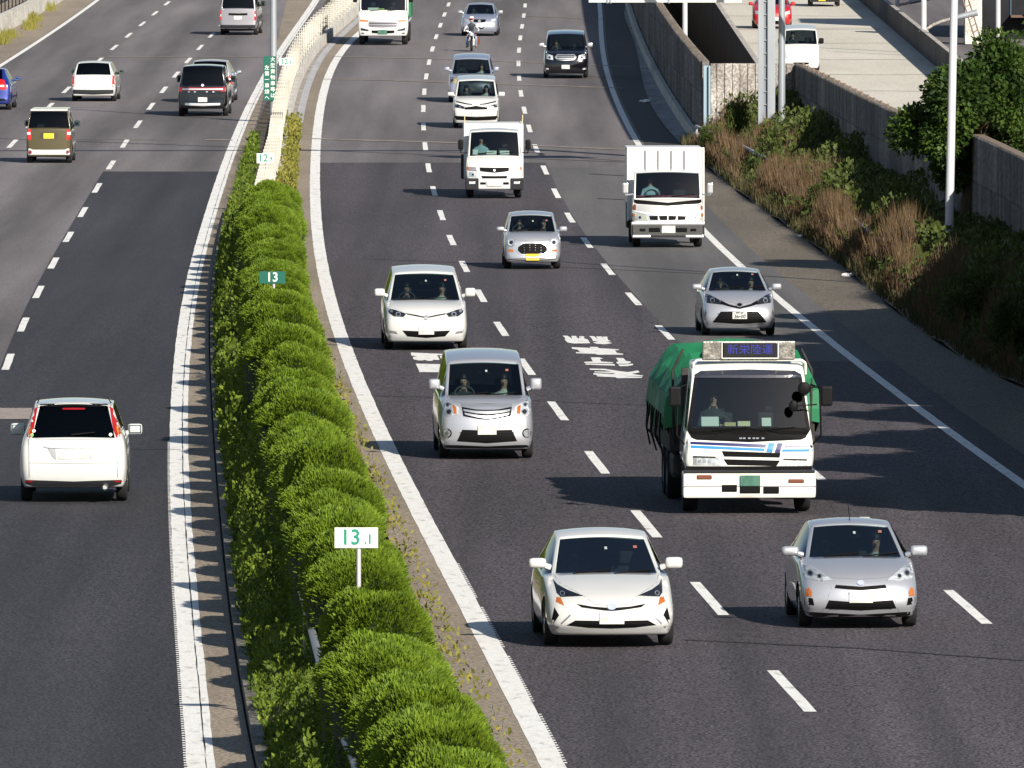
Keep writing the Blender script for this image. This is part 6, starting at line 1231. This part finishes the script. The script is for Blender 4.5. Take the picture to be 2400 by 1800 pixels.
def tree(name,loc,h,crown,label,n,sz,seed,group=None,me=None):
    r=random.Random(seed); e=empty(name,loc,0,label,'tree',group); cx,cy,cz,rx_,ry_,rz_=crown
    if me is None:
        bm=bmesh.new(); top=Vector((cx*.6,cy*.6,cz)); cyl(bm,(0,0,0),top*.5,.20,.14,10); cyl(bm,top*.5,top,.14,.08,8); lob=[]
        for _ in range(26):
            d=Vector((r.gauss(0,1),r.gauss(0,1),r.gauss(0,.8)+.15)).normalized(); c=Vector((cx,cy,cz))+Vector((d.x*rx_,d.y*ry_,d.z*rz_))*r.uniform(.35,.85); lob.append((c,r.uniform(.22,.38)*min(rx_,rz_))); cyl(bm,top*r.uniform(.5,1),c,.05,.015,5)
        tm=bpy.data.meshes.new('trunk'); bm.to_mesh(tm); bm.free(); tm.materials.append(bark); vs=[];fs=[]
        for _ in range(n):
            c,rad=r.choice(lob); d=Vector((r.gauss(0,1),r.gauss(0,1),r.gauss(0,1)+.2)).normalized(); p=c+d*rad*r.uniform(.5,1.1); ee=(d+Vector((r.uniform(-.8,.8),r.uniform(-.8,.8),r.uniform(-.9,.5)))).normalized(); t=ee.cross(Vector((r.uniform(-1,1),r.uniform(-1,1),r.uniform(-1,1)))).normalized(); L_=sz*r.uniform(.6,1.25); b=len(vs)
            vs+=[p,p+ee*L_*.45+t*L_*.33,p+ee*L_,p+ee*L_*.45-t*L_*.33]; fs.append((b,b+1,b+2,b+3))
        cm=bpy.data.meshes.new('crown'); cm.from_pydata([tuple(v) for v in vs],[],fs); cm.materials.append(tree_leaf); me=(tm,cm)
    for nm,mm in zip(('trunk','crown'),me): o=bpy.data.objects.new(nm,mm); COL.objects.link(o); o.parent=e
    return me
tree('tree',(11.0,322,.5),6,(.45,0,3.2,2.5,2.4,1.95),'large leafy green tree on the right behind the tall white pole',34000,.135,21)
tree('tree',(13.6,330,.3),6,(0,0,3.2,2.2,2.2,2.0),'green tree at the right edge beyond the stepped wall',18000,.14,23)
m_=tree('roadside_tree',(13.4,205,0),9,(0,0,6,3.4,3.9,4.0),'roadside tree standing out of view beside the shoulder',30000,.40,22,'trees outside the view')
for x,y in ((14.2,214),(15.0,223),(15.6,233),(13.8,244),(14.4,253),(13.6,262),(17.5,219),(18.4,237),(17,256),(14.8,270),(15.2,277),(18,272),(14.2,247),(15.5,282)):
    tree('roadside_tree',(x,y,0),9,(0,0,6,3.2,3.4,3.6),'roadside tree standing out of view beside the shoulder',0,0,0,'trees outside the view',me=m_)
# overhead cables (their shadows cross the road)
def cable(pts,r,lab):
    bm=bmesh.new(); tube(bm,[Vector(p) for p in pts],r,8); tag(obj('overhead_cable',bm,trim),lab,'cable','overhead cables')
cable([(14,395,8.2),(6,404,7.9),(-2,413.5,7.7),(-10,422,7.8),(-30,440,8.4)],.13,'thick overhead cable bundle crossing above the highway')
# bank details
mk=empty('marker_post',G(1960,455,.5),0,'small white marker on the bank among the dry grass','marker'); boxpart('post',-.03,.03,-.03,.03,0,1.3,wht,mk,0); boxpart('plate',-.08,.08,-.04,-.03,1.0,1.3,sign_w,mk,0)
pnl=empty('notice_board',Vector((U2X(2043,372,2),372,.5)),0,'faded board overgrown by leaves in front of the dark wall','board'); boxpart('board',-.2,.2,-.02,.02,1.3,1.75,nmat('faded_board',[(.3,(.25,.27,.22)),(.7,(.4,.42,.38))],scale=(4,4,4)),pnl,.01); boxpart('post',-.03,.03,.02,.06,0,1.6,lp,pnl,0)
gr_=empty('guard_rail',(0,0,0),0,'pale guard pipe running through the dry grass on the right bank','guard rail'); P_=[G(u,v,.55) for u,v in ((1632,315),(1670,330),(1720,352),(1760,372),(1860,425),(1960,505),(2080,600),(2180,650),(2260,680))]; gr_.location=P_[0]
bm=bmesh.new(); tube(bm,[p-P_[0]+Vector((0,0,.25)) for p in P_],.06,8); obj('rail',bm,nmat('worn_pipe',[(.4,(.2,.18,.16)),(.6,(.5,.5,.52))],scale=(3,.6,3)),gr_)
for p in P_[::2]: bm=bmesh.new(); q_=p-P_[0]; cyl(bm,q_-Vector((0,0,.4)),q_+Vector((0,0,.25)),.05); obj('post',bm,MATS['worn_pipe'],gr_)
for u,v,s_ in ((1513,238,.22),(1988,645,.15),(1878,553,.12),(2215,790,.15)):
    g=G(u,v,.03); bm=bmesh.new(); bmesh.ops.create_icosphere(bm,subdivisions=2,radius=s_)
    for vv in bm.verts: vv.co*=rng.uniform(.6,1.2); vv.co.z*=.4
    o=tag(obj('litter',bm,paper),'crumpled white scrap of litter at the edge of the shoulder','litter','scraps of litter'); o.location=g
# top-left wall
wl=[G(-60,105),G(0,78),G(54,52),G(137,4),G(190,-30)]; tag(wall('roadside_wall',[(p.x,p.y) for p in wl],lambda Y:GZ(Y)-.1,lambda Y:GZ(Y)+.8,.25,wht),'white concrete wall at the top left corner beside the shoulder','wall')
rl=empty('railing',wl[1]+Vector((-.6,0,0)),0,'dark railing above the white wall at the top left','railing'); d_=wl[3]-wl[1]
for z in (1.0,1.25): bm=bmesh.new(); cyl(bm,(0,0,z),d_+Vector((0,0,z)),.03); obj('rail',bm,trim,rl)
for k in range(18): p=d_*k/17; bm=bmesh.new(); cyl(bm,p,p+Vector((0,0,1.25)),.025,n=6); obj('post',bm,trim,rl)
st(strip('left_verge',lambda Y:L3(Y)-4.5,lambda Y:L3(Y)-1.3,300,900,.0,tan_asph))
st(strip('left_street',lambda Y:L3(Y)-16,lambda Y:L3(Y)-5.2,300,900,.0,old_asph))
def lw(r):
    k=r.choice([(20,88),(78,48),(108,22),(70,66),(5,100)]); g=G(k[0]+r.gauss(0,9),k[1]+r.gauss(0,3)); return g,.15+.3*r.random(),.6
blades('verge_grass',1500,lw,weed_leaf,14)
